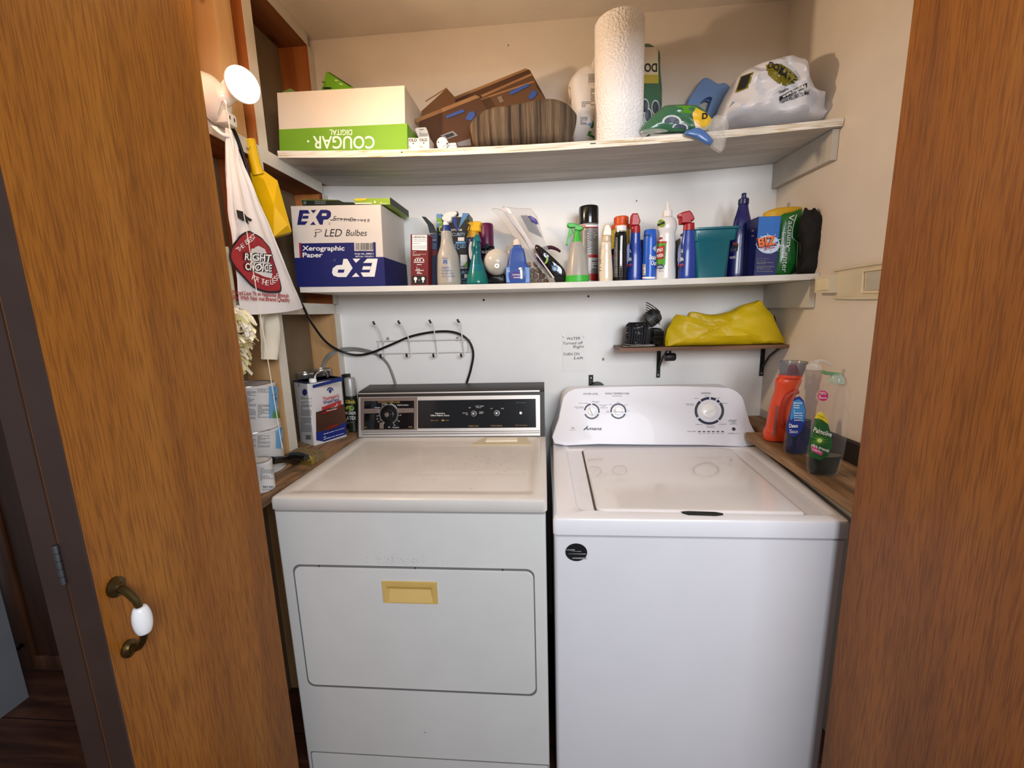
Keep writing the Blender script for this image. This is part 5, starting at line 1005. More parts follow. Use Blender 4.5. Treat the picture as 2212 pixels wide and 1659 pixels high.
# --- small blue bottle
BB = mat('#2f4f98', .4, sub=.1); o, m, x0, z0 = BT('cleaner_bottle', 'short blue bottle with a white cap and a wide blue label', 'bottle', 'A7', [(960, 1174, 1432), (880, 1168, 1434), (800, 1170, 1428), (770, 1210, 1412), (720, 1216, 1404), (640, 1232, 1394), (600, 1240, 1384), (585, 1258, 1356), (556, 1260, 1350)], -.222, BB, z2, sm=1, p=5, sy=.55, n=40)
part(m, 'bottle_body', o)
m = pxp(MB(), 'A7', [(1176, 955), (1430, 955), (1424, 792), (1170, 792)], -.222-.0225, .003, mat('#6a94cc', .45)); f = DEC(m, 'A7', .0009); f2 = DEC(m, 'A7', .0016)
m.disc(1285, 920, 82, 85, mat('#3b2a80', .45), f, 20, a0=180, a1=330); m.poly([(1322, 800), (1348, 795), (1352, 915), (1330, 918)], PRINTW, f2); m.disc(1330, 806, 22, 14, PRINTW, f2, 10); m.text('STRIPPER', 24, PRINTW, UT(f2, 1280, 882), fit=84, shear=.2); m.text('mold', 28, PRINTW, UT(f2, 1290, 910), fit=70); m.lines(f, 1185, 1215, 815, 850, 3, PRINTW, .3, 3)
part(m, 'label', o); part(LT(MB(), 'A7', [(556, 1258, 1345), (548, 1255, 1348), (500, 1262, 1338), (490, 1270, 1330)], -.222, x0, z0, mat('#dcc8bc', .5)), 'cap', o)
# --- bag of walnuts
wb = puff('A7', [(1150, 985), (1165, 610), (1210, 560), (1265, 500), (1330, 560), (1440, 620), (1560, 760), (1610, 985)], -.165, -.085, clear('#cdbfae', .12, .16), z2, amp=.004, fr=30)
solo(wb, 'nut_bag', 'clear bag of brown walnuts behind the short blue bottle', 'bag', (.83, -.12, z2(.83)))
rd = random.Random(11); NUT = None; pr0 = pY(*cp('A7', 1400, 900), -.125); cnt = 0
for row in range(4):
    for j in range(5-row):
        x = pr0.x-.028+.024*j+.012*row+rd.uniform(-.002, .002); z = z2(x)+.0125+.021*row
        if NUT is None:
            NUT = solo(MB().lathe([(-.0115, .001), (-.009, .007), (0, .0112), (.009, .007), (.0115, .001)], mat('#6d4a2c', .7, var=.35, bump=.8, bs=180), TR(x, -.125, z), n=12, sm=2), 'walnut', 'brown walnut inside the clear bag behind the short blue bottle', 'nut', (x, -.125, z), 'walnuts in the clear bag')
        else:
            c = NUT.copy(); COL.objects.link(c); c.location = (x, -.125+rd.uniform(-.006, .006), z); c.rotation_euler = (rd.uniform(0, 3), rd.uniform(0, 3), 0)
# --- clear pouches, black packet
def pouch(pts, y, d, mt, name, lab, extra=None, tilt=0):
    q = XZ('A7', pts, y, z2, .004); m = MB().prism(q, d, mt, y=y, bev=min(.002, d*.3))
    if extra: extra(m)
    p = min(q, key=lambda t: t[1]); return solo(m, name, lab, 'pouch', (p[0], y, p[1]))
PCH = clear('#cfc9c4', .1, .30); PWH = mat('#cfc8c4', .45, var=.05)
def ex1(m):
    f = DEC(m, 'A7', .001); m.poly([(1330, 230), (1400, 225), (1480, 290), (1570, 470), (1500, 440), (1420, 400)], mat('#8d8a8a', .5), f); m.poly([(1405, 236), (1440, 232), (1500, 270), (1522, 315), (1510, 330), (1450, 300), (1430, 262)], mat('#352a78', .5), DEC(m, 'A7', .0018)); m.poly([(1425, 240), (1452, 246), (1490, 280), (1496, 300), (1450, 278)], mat('#6c60a8', .5), DEC(m, 'A7', .0026))
pouch([(1125, 132), (1300, 150), (1442, 152), (1510, 240), (1580, 480), (1660, 660), (1560, 640), (1440, 520), (1240, 240)], -.125, .006, PCH, 'clear_pouch', 'clear pouch with a purple logo, rearmost of the leaning plastic pouches', ex1)
def ex2(m): f = DEC(m, 'A7', .001); m.poly([(1490, 690), (1520, 680), (1690, 900), (1660, 905)], mat('#4a3878', .5), f); m.poly([(1165, 140), (1210, 160), (1235, 200), (1215, 215)], PRINTW, f)
pouch([(1130, 165), (1170, 135), (1235, 190), (1330, 340), (1490, 600), (1690, 905), (1650, 905), (1480, 690), (1360, 470), (1230, 300)], -.168, .012, PWH, 'white_pouch', 'long white folded pouch leaning in front of the clear one', ex2)
pouch([(1008, 158), (1060, 150), (1130, 165), (1350, 470), (1500, 690), (1610, 880), (1570, 850), (1330, 540), (1240, 450), (1150, 310), (1085, 230)], -.185, .008, PCH, 'clear_pouch', 'clear folded pouch leaning furthest forward beside the short blue bottle')
def ex3(m):
    f = DEC(m, 'A7', .0012); m.disc(1560, 700, 70, 70, mat('#8faf4a', .4), f, 14, a0=-20, a1=70, rin=.72); m.disc(1700, 800, 30, 34, mat('#3f7fb8', .4), f, 16, rin=.6); m.disc(1700, 805, 14, 16, PRINTW, f, 12, rin=.5)
    m.poly([(1500, 545), (1540, 575), (1560, 640), (1520, 640), (1490, 590)], mat('#3a1216', .5), f); m.poly([(1488, 640), (1500, 640), (1700, 905), (1680, 905)], mat('#d8c8c8', .5), f)
m = puff('A7', [(1490, 600), (1505, 545), (1580, 590), (1680, 680), (1760, 760), (1815, 840), (1808, 960), (1720, 985), (1690, 905), (1600, 770)], -.225, -.195, mat('#0e0e10', .2, coat=.5), z2, amp=.003, fr=40); ex3(m)
solo(m, 'black_packet', 'glossy black foil packet slumped left of the green trigger sprayer', 'packet', (.93, -.21, z2(.93)), ang=50)
solo(MB().tube([tuple(pY(*cp('A7', x, y), yy)) for x, y, yy in ((1560, 600, -.07), (1650, 575, -.075), (1720, 595, -.08), (1760, 622, -.085))], lambda t: .009-.005*t, mat('#4a1628', .4), n=10).tube([tuple(pY(*cp('A7', 1560, 600), -.07)), (pY(*cp('A7', 1560, 600), -.07).x-.01, -.06, z2(.9)+.004)], .006, mat('#4a1628', .4), n=8, sm=1), 'maroon_stick', 'maroon tapered stick poking out behind the leaning pouches', 'stick', (.87, -.06, z2(.87)))
# --- green sprayer
GR2 = mat('#3fae3a', .4)
o, m, x0, z0 = BT('spray_bottle', 'cone-shaped cloudy sprayer with a bright green trigger and base', 'spray bottle', 'A8', [(1210, 252, 570), (1150, 262, 560), (1000, 286, 536), (900, 306, 518), (810, 332, 494), (760, 350, 480)], -.21, TRANS, z2, sm=1); part(m, 'bottle_body', o)
part(LT(MB(), 'A8', [(1270, 252, 571), (1212, 250, 572)], -.21, x0, z0, GR2, True), 'base', o); part(LT(MB(), 'A8', [(1205, 262, 562), (1000, 296, 526), (835, 334, 490)], -.21, x0, z0, clear('#c2beb2', .3, .45)), 'liquid', o)
part(LT(MB(), 'A8', [(765, 352, 476), (690, 368, 464), (620, 382, 448), (560, 388, 440)], -.21, x0, z0, GR2), 'collar', o)
shape(o, 'spray_head', 'A8', [(378, 605), (372, 565), (300, 566), (276, 545), (278, 518), (310, 506), (400, 520), (470, 555), (498, 585), (470, 600), (448, 612)], -.21, .024, GR2, None, .004, 2)
shape(o, 'trigger', 'A8', [(305, 562), (345, 575), (350, 610), (368, 630), (330, 655), (300, 720), (285, 800), (258, 798), (280, 700), (300, 610)], -.21, .012, GR2, None, .003)
# --- aerosol
o, m, x0, z0 = BT('aerosol_can', 'tall grey printed aerosol can with a black cap', 'can', 'A8', [(1270, 432, 690), (1170, 432, 690), (560, 432, 690), (528, 440, 682)], -.10, mat('#8b8a87', .4, .3, var=.05), z2, sm=1); f = DEC(m, 'A8', .0008)
m.patch(f, 436, 687, 1175, 1265, mat('#a01a18', .4), 12, 2); m.patch(f, 436, 687, 524, 560, PRINTW, 12, 1); f2 = DEC(m, 'A8', .0015); m.patch(f2, 470, 686, 552, 566, RED, 8, 1); m.lines(f2, 470, 680, 530, 546, 1, RED, .8, 3)
m.lines(f, 500, 680, 600, 900, 26, PRINTG, .5, 5); m.patch(f2, 560, 680, 920, 960, RED, 5, 1); m.lines(f, 560, 680, 965, 1150, 9, PRINTW, .5, 6)
for i in range(9): m.disc(556, 640+i*34, 6, 8, PRINTW, f2, 8)
m.lines(f2, 630, 675, 630, 720, 3, PRINTW, .3, 2); part(m, 'can_body', o)
part(LT(MB(), 'A8', [(526, 430, 692), (520, 429, 693), (320, 430, 692), (296, 436, 686), (284, 460, 662), (280, 520, 600)], -.10, x0, z0, mat('#070708', .2, coat=.4)), 'cap', o)
# --- cream bottle
CRM = mat('#d3bf9a', .3, coat=.3, var=.04)
o, m, x0, z0 = BT('cleaner_bottle', 'pearly cream bottle with a tan spray top', 'bottle', 'A8', [(1268, 700, 880), (1200, 696, 882), (1100, 702, 878), (1000, 712, 872), (900, 720, 864), (840, 726, 858), (790, 722, 862), (760, 730, 856), (752, 736, 854)], -.215, mat('#d9ccb4', .25, coat=.4), z2, sm=2, sy=.7); f = DEC(m, 'A8')
for i, h in enumerate((10, 10, 24, 10)): m.lines(f, 700, 735, 985+i*42, 1020+i*42, 2, mat('#7d5a52', .5), .5, i)
part(m, 'bottle_body', o); part(LT(MB(), 'A8', [(752, 738, 856), (690, 736, 858), (680, 742, 850)], -.215, x0, z0, CRM), 'collar', o)
shape(o, 'spray_head', 'A8', [(742, 682), (745, 640), (752, 590), (772, 530), (790, 520), (832, 522), (850, 560), (864, 600), (862, 682)], -.215, .026, CRM, None, .004)
# --- yellow and blue can with orange cap
o, m, x0, z0 = BT('cleanser_can', 'yellow and blue container with a stepped orange cap, behind the black bottle', 'can', 'A8', [(1240, 862, 1104), (860, 862, 1104), (850, 862, 1104)], -.10, mat('#1b2f7c', .35), z2, sm=1); f = DEC(m, 'A8'); m.patch(f, 864, 1102, 850, 1000, mat('#2b47a0', .4), 8, 2); m.text('OXI', 90, mat('#d83a2a', .5), UT(DEC(m, 'A8', .002), 900, 960), shear=.3, bold=.03); part(m, 'can_body', o)
part(LT(MB(), 'A8', [(850, 861, 1104), (590, 862, 1104)], -.10, x0, z0, mat('#d0b80e', .4)), 'shoulder', o)
part(LT(MB(), 'A8', [(600, 850, 1110), (560, 848, 1112), (540, 852, 1106), (530, 880, 1078), (440, 880, 1076), (425, 895, 1062)], -.10, x0, z0, mat('#d04e08', .4)), 'cap', o)
# --- black bottle
o, m, x0, z0 = BT('cleaner_bottle', 'glossy black bottle with a white cap', 'bottle', 'A8', [(1244, 890, 1066), (1000, 890, 1066), (690, 904, 1068), (650, 908, 1066), (634, 914, 1062)], -.205, mat('#0a0a0b', .15, coat=.5), z2, sm=1, sy=.75); f = DEC(m, 'A8'); m.patch(f, 900, 948, 690, 1220, mat('#6a6660', .4), 5, 8); m.patch(lambda a, b: f(a+(690-b)*.05, b), 1000, 1012, 670, 860, PRINTW, 1, 6)
for i in range(15):
    for x in (978, 1004): m.disc(x, 875+i*24, 4, 5, PRINTW, f, 6)
m.lines(DEC(m, 'A8', .0014), 902, 945, 720, 1200, 22, mat('#9a958d', .5), .4, 3); part(m, 'bottle_body', o)
part(LT(MB(), 'A8', [(634, 912, 1064), (618, 914, 1062)], -.205, x0, z0, CHROME), 'neck_ring', o); part(LT(MB(), 'A8', [(617, 916, 1066), (550, 916, 1066), (544, 925, 1058)], -.205, x0, z0, WHITE), 'cap', o)
# --- blue stain bottles with red tops
BOX_ = mat('#1c3c96', .3, coat=.3); RCP = mat('#a3161c', .35)
def oxi(name, lab, rows, head, y, lbl, a0, dx, text=True):
    o, m, x0, z0 = BT('spray_bottle', lab, 'spray bottle', 'A8', rows, y, BOX_, z2, sm=2, sy=.62); f = DEC(m, 'A8'); f2 = DEC(m, 'A8', .0018)
    m.disc(a0, 960, 46, 190, mat('#1a2f70', .35), f, 20)
    for t_, yy, h, mt_, w_ in (('OXI', 900, 60, PRINTW, 62), ('CLEAN', 1010, 66, PRINTW, 78), ('STAIN', 1075, 40, mat('#d84a3a', .5), 80)): m.text(t_, h, mt_, UT(f2, a0+dx, yy), fit=w_, rot=.3, bold=.02)
    part(m, 'bottle_body', o); return o, x0, z0
o, x0, z0 = oxi('spray_bottle', 'blue bottle with a red spray top between the black bottle and the blue can', [(1248, 1076, 1266), (1150, 1072, 1268), (950, 1076, 1260), (850, 1090, 1246), (770, 1104, 1238), (640, 1108, 1234)], None, -.18, None, 1104, -4)
part(LT(MB(), 'A8', [(640, 1106, 1236), (545, 1112, 1230)], -.18, x0, z0, RCP, sy=.7), 'collar', o)
shape(o, 'spray_head', 'A8', [(1118, 550), (1116, 470), (1124, 400), (1140, 382), (1208, 382), (1222, 420), (1242, 480), (1232, 515), (1222, 550)], -.18, .030, RCP, None, .005)
solo(pxp(MB(), 'A8', [(1236, 1240), (1300, 1240), (1296, 722), (1252, 722)], -.12, .03, mat('#1b2f86', .4), z2, bev=.004), 'blue_carton', 'narrow blue carton behind the blue can with a white base', 'carton', (1.22, -.1, z2(1.22)))
o, m, x0, z0 = BT('aerosol_can', 'bright blue stain remover can with a white base', 'can', 'A8', [(1244, 1276, 1446), (1215, 1276, 1446), (770, 1284, 1452), (730, 1286, 1452), (610, 1292, 1454), (598, 1300, 1446)], -.20, mat('#1a5ac0', .35, coat=.2), z2, sm=1); f = DEC(m, 'A8')
m.patch(f, 1279, 1443, 1216, 1242, PRINTW, 8, 1); m.text('NEW!', 40, NVC, UT(f, 1340, 680), fit=86, bold=.02); m.patch(f, 1282, 1320, 1050, 1195, PRINTW, 3, 4); m.lines(DEC(m, 'A8', .0015), 1285, 1316, 1055, 1190, 12, INK, .5, 4)
m.text('Stain', 80, PRINTW, UT(f, 1412, 985), fit=95, bold=.03, rot=-.15); m.text('Out', 80, PRINTW, UT(f, 1424, 1060), fit=72, bold=.03, rot=-.15); m.poly([(1410, 840), (1450, 800), (1450, 880)], mat('#b8c8d8', .5), f); part(m, 'can_body', o)
# --- white bottle
o, m, x0, z0 = BT('cleaner_bottle', 'tall white stain bottle with a pointed white nozzle', 'bottle', 'A8', [(1236, 1446, 1714), (1180, 1446, 1714), (950, 1456, 1704), (800, 1468, 1700), (690, 1482, 1702), (650, 1488, 1708), (600, 1472, 1724), (560, 1466, 1728), (510, 1472, 1722), (460, 1492, 1700), (425, 1530, 1658)], -.205, mat('#dddbd8', .3, coat=.2, var=.02), z2, sm=2, sy=.7); f = DEC(m, 'A8', .0013); f2 = DEC(m, 'A8', .0022)
m.patch(lambda a, b: f(a+(b-960)*-.06, b), 1470, 1584, 745, 1060, mat('#4d9a1e', .45), 8, 6); m.patch(lambda a, b: f2(a+(b-960)*-.06, b), 1470, 1586, 745, 768, mat('#b8221f', .45), 6, 1)
m.patch(lambda a, b: f2(a+(b-960)*-.06, b-(a-1520)*.25), 1476, 1566, 808, 980, mat('#a81c22', .45), 6, 4); f3 = DEC(m, 'A8', .0032)
m.text('SPRAY', 64, PRINTW, UT(f3, 1518, 884), fit=88, rot=.25, bold=.02); m.text('WASH', 64, PRINTW, UT(f3, 1516, 958), fit=84, rot=.25, bold=.02); m.disc(1515, 1080, 48, 34, mat('#3c4460', .45), f2, 16); m.disc(1515, 1085, 40, 14, mat('#9aa4b4', .45), f3, 14); m.lines(f, 1495, 1562, 1125, 1155, 3, PRINTG, .5, 2)
m.disc(1528, 510, 52, 50, mat('#7a9a2a', .45), f, 18); m.patch(lambda a, b: f2(a, b-(a-1520)*.4), 1482, 1570, 502, 530, INK, 6, 1); m.poly([(1482, 708), (1520, 686), (1552, 702), (1514, 726)], mat('#a03038', .45), f)
part(m, 'bottle_body', o); part(LT(MB(), 'A8', [(426, 1532, 1658), (410, 1532, 1660), (345, 1535, 1658), (335, 1545, 1650)], -.205, x0, z0, mat('#e3ddda', .4)), 'cap', o); part(LT(MB(), 'A8', [(337, 1568, 1626), (240, 1582, 1622), (226, 1590, 1614)], -.205, x0, z0, mat('#e3ddda', .4)), 'nozzle', o)
o, x0, z0 = oxi('spray_bottle', 'blue bottle with a red spray top left of the teal bin', [(1224, 1752, 1975), (1150, 1750, 1976), (950, 1752, 1972), (850, 1764, 1964), (780, 1770, 1948), (700, 1772, 1934), (608, 1778, 1920)], None, -.236, None, 1790, -2)
part(LT(MB(), 'A8', [(606, 1768, 1918), (510, 1772, 1914)], -.236, x0, z0, RCP, sy=.7), 'collar', o)
shape(o, 'spray_head', 'A8', [(1770, 520), (1766, 440), (1746, 420), (1750, 388), (1820, 360), (1890, 346), (1925, 385), (1954, 450), (1940, 478), (1912, 486), (1910, 520)], -.236, .032, RCP, None, .005)
solo(pxp(MB(), 'A8', [(1712, 1225), (1790, 1225), (1782, 700), (1720, 742)], -.12, .05, mat('#6f6c66', .5), z2, bev=.003), 'grey_carton', 'grey carton partly hidden behind the second red-topped blue bottle', 'carton', (1.46, -.1, z2(1.46)))
# --- teal bin
BIN = mat('#0f6a78', .35, coat=.2, var=.03)
tb = T('storage_bin', 'teal plastic storage bin with a wide rim', 'bin', (1.53, -.15, z2(1.53)))
yb0, yb1 = -.205, -.085
def rr4(k, xl, xr_, yv, y0, y1, r=.012): a, b = pY(*cp(k, xl, yv), y0), pY(*cp(k, xr_, yv), y0); return [(x, y, a.z*.5+b.z*.5) for x, y in rect(a.x, b.x, y0, y1, r)]
zb = z2(1.53)+.0006; bot = [(x, y, zb) for x, y, z in rr4('B1', 376, 748, 1148, yb0+.008, yb1-.008)]
m = MB().loft([bot, rr4('B1', 366, 815, 705, yb0+.002, yb1-.002), rr4('B1', 352, 876, 692, yb0, yb1), rr4('B1', 338, 905, 560, yb0, yb1), rr4('B1', 318, 942, 545, yb0-.006, yb1+.006), rr4('B1', 318, 945, 522, yb0-.006, yb1+.006), rr4('B1', 340, 915, 520, yb0+.004, yb1-.004), rr4('B1', 380, 800, 720, yb0+.008, yb1-.008)], BIN, caps=(1, 1)); part(m, 'bin_body', tb)
# --- tall navy bottle
o, m, x0, z0 = BT('cleaner_bottle', 'tall dark navy bottle with a push-pull cap behind the teal bin', 'bottle', 'B1', [(1120, 756, 1062), (1000, 758, 1064), (640, 800, 1062), (560, 818, 1060), (440, 832, 1040), (380, 846, 1020), (300, 858, 994), (248, 866, 986)], -.135, mat('#10145a', .25, coat=.4), z2, sm=2, sy=.55); f = DEC(m, 'B1')
m.poly([(838, 715), (905, 732), (892, 830), (800, 850)], INK, f); m.poly([(838, 715), (905, 732), (900, 760), (830, 745)], mat('#7d2a24', .5), DEC(m, 'B1', .0016)); m.text('STAIN', 48, PRINTG, UT(DEC(m, 'B1', .0022), 850, 830), fit=76, rot=.2); m.text('FREE', 44, PRINTW, UT(DEC(m, 'B1', .0022), 836, 925), fit=70, rot=.2); m.poly([(1066, 820), (1092, 810), (1094, 850), (1066, 855)], mat('#8a9a3a', .5), f); part(m, 'bottle_body', o)
part(LT(MB(), 'B1', [(248, 864, 990), (240, 864, 992), (185, 868, 994), (174, 878, 985)], -.135, x0, z0, mat('#0c1050', .3)), 'cap', o); part(LT(MB(), 'B1', [(176, 905, 968), (122, 912, 966), (112, 908, 972), (102, 922, 955)], -.135, x0, z0, mat('#0c1050', .3)), 'nozzle', o)
# --- detergent box
m = MB(); yq = -.235; fr_ = XZ('B1', [(1100, 1118), (1376, 1106), (1442, 388), (1155, 396)], yq, z2); pb_ = [pY(*cp('B1', x, y), yq+.09) for x, y in ((1058, 1112), (1052, 436))]
bk_ = [(fr_[0][0]-.002, fr_[0][1]), (fr_[1][0]-.002, fr_[1][1]), (fr_[2][0]-.002, fr_[2][1]), (fr_[3][0]-.002, fr_[3][1])]
m.loft([[(x, yq, z) for x, z in fr_], [(x, yq+.075, z) for x, z in bk_]], mat('#141a5c', .4)); f = DEC(m, 'B1'); f2 = DEC(m, 'B1', .0016); f3 = DEC(m, 'B1', .0024)
m.poly([(1158, 400), (1438, 392), (1395, 760), (1128, 790)], mat('#1a66b8', .4), f); m.disc(1275, 745, 148, 115, mat('#c4d4ea', .4), f2, 24)
for a in range(10): t = R(a*36+10); m.poly([(1290+90*math.cos(t-.12), 735+75*math.sin(t-.12)), (1290+175*math.cos(t), 735+140*math.sin(t)), (1290+90*math.cos(t+.12), 735+75*math.sin(t+.12))], PRINTW, f2)
f4 = DEC(m, 'B1', .0032); f5 = DEC(m, 'B1', .004)
m.text('BIZ', 150, mat('#2a1436', .5), UT(f4, 1266, 762), fit=238, rot=.16, bold=.06); m.text('BIZ', 150, mat('#e8702a', .45), UT(f5, 1264, 758), fit=222, rot=.16, bold=.03); m.text('DOUBLE', 34, mat('#b8302a', .5), UT(f4, 1240, 790), fit=130, rot=.12, bold=.02); m.text('ACTION', 34, mat('#b8302a', .5), UT(f4, 1290, 805), fit=130, rot=.2, bold=.02)
for a, b in ((925, 935), (952, 962), (970, 1000), (1015, 1065), (1080, 1095)): m.lines(f2, 1130, 1345, a, b, max(1, (b-a)//11), PRINTG, .5, a)
for y in (575, 640): fx = DEC(m, 'B1'); m.poly([(1072, y-8), (1102, y-12), (1102, y+4), (1072, y+10)], PRINTG, fx)
solo(m, 'detergent_box', 'blue laundry booster box with an orange burst logo', 'box', (1.66, -.2, z2(1.66)))
# --- green vacuum bag pack
vb = T('vacuum_bag_pack', 'green and white bag pack with sideways lettering and yellow lining', 'pack', (1.72, -.16, z2(1.72)))
out = [(1340, 1130), (1370, 700), (1430, 392), (1560, 355), (1690, 300), (1660, 440), (1635, 560), (1625, 620), (1660, 750), (1655, 900), (1640, 1050), (1610, 1100), (1500, 1140)]
m = puff('B1', out, -.205, -.165, mat('#1a6a26', .3, coat=.3, var=.06), z2, amp=.003, fr=25, n=3); f = DEC(m, 'B1', .0012)
def vt(t, cx, cy, size, fit): m.text(t, size, PRINTW, lambda a, b: f(cx+b+a*.02, cy+a), fit=fit)
m.text('Vacuum', 100, PRINTW, lambda a, b: f(1520+b-a*.08, 570+a), fit=390); m.text('Center', 100, PRINTW, lambda a, b: f(1462+b-a*.10, 930+a), fit=330); m.text('Sewing &', 66, PRINTW, lambda a, b: f(1440+b-a*.10, 720+a), fit=260)
for i in range(12):
    a = i/12; y = 370+700*a; w_ = 1665-60*math.sin(a*4)*(1 if a < .5 else -.2)-30; y2 = 370+700*(i+1)/12; w2 = 1665-60*math.sin((i+1)/12*4)*(1 if (i+1)/12 < .5 else -.2)-30; m.poly([(w_-5, y), (w_+5, y), (w2+5, y2), (w2-5, y2)], PRINTW, f)
part(m, 'wrapper', vb)
m = puff('B1', [(1640, 1110), (1650, 800), (1640, 620), (1660, 470), (1700, 300), (1712, 420), (1690, 560), (1690, 700), (1700, 900), (1690, 1050)], -.160, -.135, mat('#d5d2cf', .4), z2, amp=.002); part(m, 'white_side', vb)
m = puff('B1', [(1225, 480), (1218, 375), (1240, 340), (1330, 305), (1450, 280), (1600, 272), (1690, 285), (1660, 330), (1560, 365), (1430, 400), (1400, 480)], -.160, -.115, mat('#d9a81c', .5), None, amp=.002); part(m, 'yellow_lining', vb)
# --- black pouch
bp_ = T('drawstring_pouch', 'black velvet drawstring pouch at the right end of the middle shelf', 'pouch', (1.79, -.2, z2(1.79)))
out = [(1640, 1110), (1690, 1000), (1700, 860), (1690, 700), (1665, 560), (1690, 440), (1735, 330), (1750, 282), (1768, 305), (1830, 310), (1862, 282), (1880, 318), (1930, 360), (1955, 480), (1965, 620), (1940, 850), (1920, 980), (1895, 1085), (1850, 1130), (1720, 1120)]
m = puff('B1', out, -.262, -.218, mat('#08080a', .75, var=.3), z2, amp=.007, fr=28, n=3); part(m, 'pouch_body', bp_, ang=60)
part(MB().tube([tuple(pY(*cp('B1', x, y), yy)) for x, y, yy in ((1890, 345, -.24), (1925, 345, -.24), (1945, 420, -.24), (1950, 560, -.24), (1972, 700, -.24), (1985, 800, -.24), (1975, 920, -.245), (1930, 1010, -.25))], .0022, BLACK, n=6), 'drawstring', bp_)
# ================================================================ ledges
ZL = .9156
STEEL = mat('#b5b2ac', .28, .9, var=.08)
def can(name, lab, u, v, r, h, y, z, cat='can', lidc=STEEL, body=None, group=None, x=None, lid=True):
    x = pY(u, v, y).x if x is None else x; o = T(name, lab, cat, (x, y, z), group=group)
    m = MB().lathe([(0, r*.97), (.002, r), (.005, r), (.006, r*.985), (h-.008, r*.985), (h-.007, r), (h-.002, r*1.005), (h, r*.99)], body or STEEL, TR(x, y, z), n=36); return o, m, x
BLK_P = mat('#c9c9c8', .5, var=.03)
def lidpart(o, x, y, z, r): part(MB().lathe([(0, r*.96), (.0015, r*.955), (.0015, r*.82), (-.003, r*.80), (-.003, 0)], STEEL, TR(x, y, z), n=36, caps=(0, 0)), 'lid', o)
PC = [pX(562, 900, .03)]
yc = -.543; xc = .0435; rg = .075
for i, lab in ((0, 'paint can with a pale blue label at the bottom of the stack of two'), (1, 'paint can with a pale blue label on top of the stack of two')):
    z = ZL+i*.138; o, m, x = can('paint_can', lab, 0, 0, rg, .136, yc, z, x=xc, body=BLK_P, group='stacked paint cans'); f = DEC(m, 'B4', .001); k = 0 if i else 300
    f2 = DEC(m, 'B4', .0018)
    m.patch(f, 292 if i else 345, 356 if i else 396, 702+k if i else 1020, 950 if i else 1185, mat('#5f9ccc', .45), 6, 6)
    if i:
        for j in range(18): a = 318+j*3.0; m.poly([(a, 948), (a+5, 948), (a+1+rd.uniform(-5, 5), 880+rd.uniform(-20, 12))], mat('#4f8a2a', .5), f2)
        m.text('0-1', 40, NVC, UT(f2, 334, 780), fit=30, rot=.2); m.text('P', 36, NVC, UT(f2, 346, 812))
    m.lines(f, 118, 190, 740+k, 960+k if i else 1180, 22, PRINTG, .5, 3+i); m.lines(f, 205, 300, 845+k-60*(1-i), 950+k if i else 1180, 10, PRINTG, .5, 5+i); m.lines(f, 200, 300, 722+k, 755+k, 3, PRINTG, .4, 7+i)
    part(m, 'can_body', o); lidpart(o, x, yc, z+.136, rg)
o, m, x = can('paint_can', 'silver lidded can behind the left shoulder of the stain tin', 0, 0, .033, .252, -.165, ZL, x=.0); part(m, 'can_body', o); lidpart(o, x, -.165, ZL+.252, .033)
o, m, x = can('paint_can', 'silver lidded can in the back left corner behind the stain tin', 0, 0, .041, .256, -.085, ZL, x=.022); part(m, 'can_body', o); lidpart(o, x, -.085, ZL+.256, .041)
# stain tin
st = T('stain_tin', 'rectangular white and blue wood stain tin with a screw cap', 'tin', (.135, -.26, ZL), rz=0)
A_ = pZ(*cp('B4', 490, 1120), ZL); B_ = pZ(*cp('B4', 645, 1160), ZL)
FA, FB, FC_ = Vector((.094, -.362, 0)), Vector((.142, -.392, 0)), Vector((.192, -.248, 0))
q0 = pZ(*cp('B4', 645, 1165), ZL); qr = pZ(*cp('B4', 903, 1090), ZL); ql = pZ(*cp('B4', 498, 1118), ZL)
q0, qr, ql = (Vector((p.x, p.y)) for p in (q0, qr, ql)); ql = q0.lerp(ql, .74); qb = qr+(ql-q0)
ht = .236
poly = rquad([tuple(ql), tuple(q0), tuple(qr), tuple(qb)], .006, 3)
m = MB().loft([[(x, y, z) for x, y in poly] for z in (ZL, ZL+ht)], mat('#d6d5d4', .3, .2, var=.03)); f = DEC(m, 'B4', .0008); f2 = DEC(m, 'B4', .0014); f3 = DEC(m, 'B4', .002)
NB = mat('#1d2f6e', .4); 
for fc in (f,):
    m.poly([(522, 676), (633, 690), (635, 714), (524, 704)], NB, f); m.poly([(632, 692), (866, 630), (868, 658), (633, 716)], NB, f)
m.disc(572, 748, 19, 26, NB, f, 20)
for a, b, n_ in ((785, 805, 2), (822, 838, 2), (845, 935, 9), (945, 1060, 10)): m.lines(f, 543, 624, a, b, n_, PRINTG, .55, a)
for i in range(8): m.poly([(580+i*5, 1080), (583+i*5, 1080), (585+i*5, 1116), (582+i*5, 1116)], INK, f)
m.poly([(656, 904), (880, 838), (894, 975), (770, 1045), (660, 1060)], mat('#4d3022', .5, var=.3), f); m.poly([(658, 1058), (770, 1040), (893, 965), (893, 1076), (722, 1132), (660, 1122)], mat('#1c2c7a', .4), f2)
for i in range(26): m.disc(rd.uniform(655, 870), rd.uniform(925, 1000), 6, 7, mat('#7a5a48', .4), f2, 8)
m.poly([(700, 862), (852, 808), (858, 862), (712, 915)], mat('#b01c22', .4), DEC(m, 'B4', .003)); f3 = DEC(m, 'B4', .0044)
for t_, x, y, h, w_, mt_ in (("Thompson's", 774, 798, 40, 130, mat('#a8242a', .5, var=0)), ('WaterSeal', 774, 828, 40, 124, NB), ('SOLID COLOR', 780, 868, 20, 110, PRINTW), ('Wood Stain', 784, 884, 14, 80, PRINTW)): m.text(t_, h, mt_, UT(f3, x, y), fit=w_, rot=.24, bold=.01)
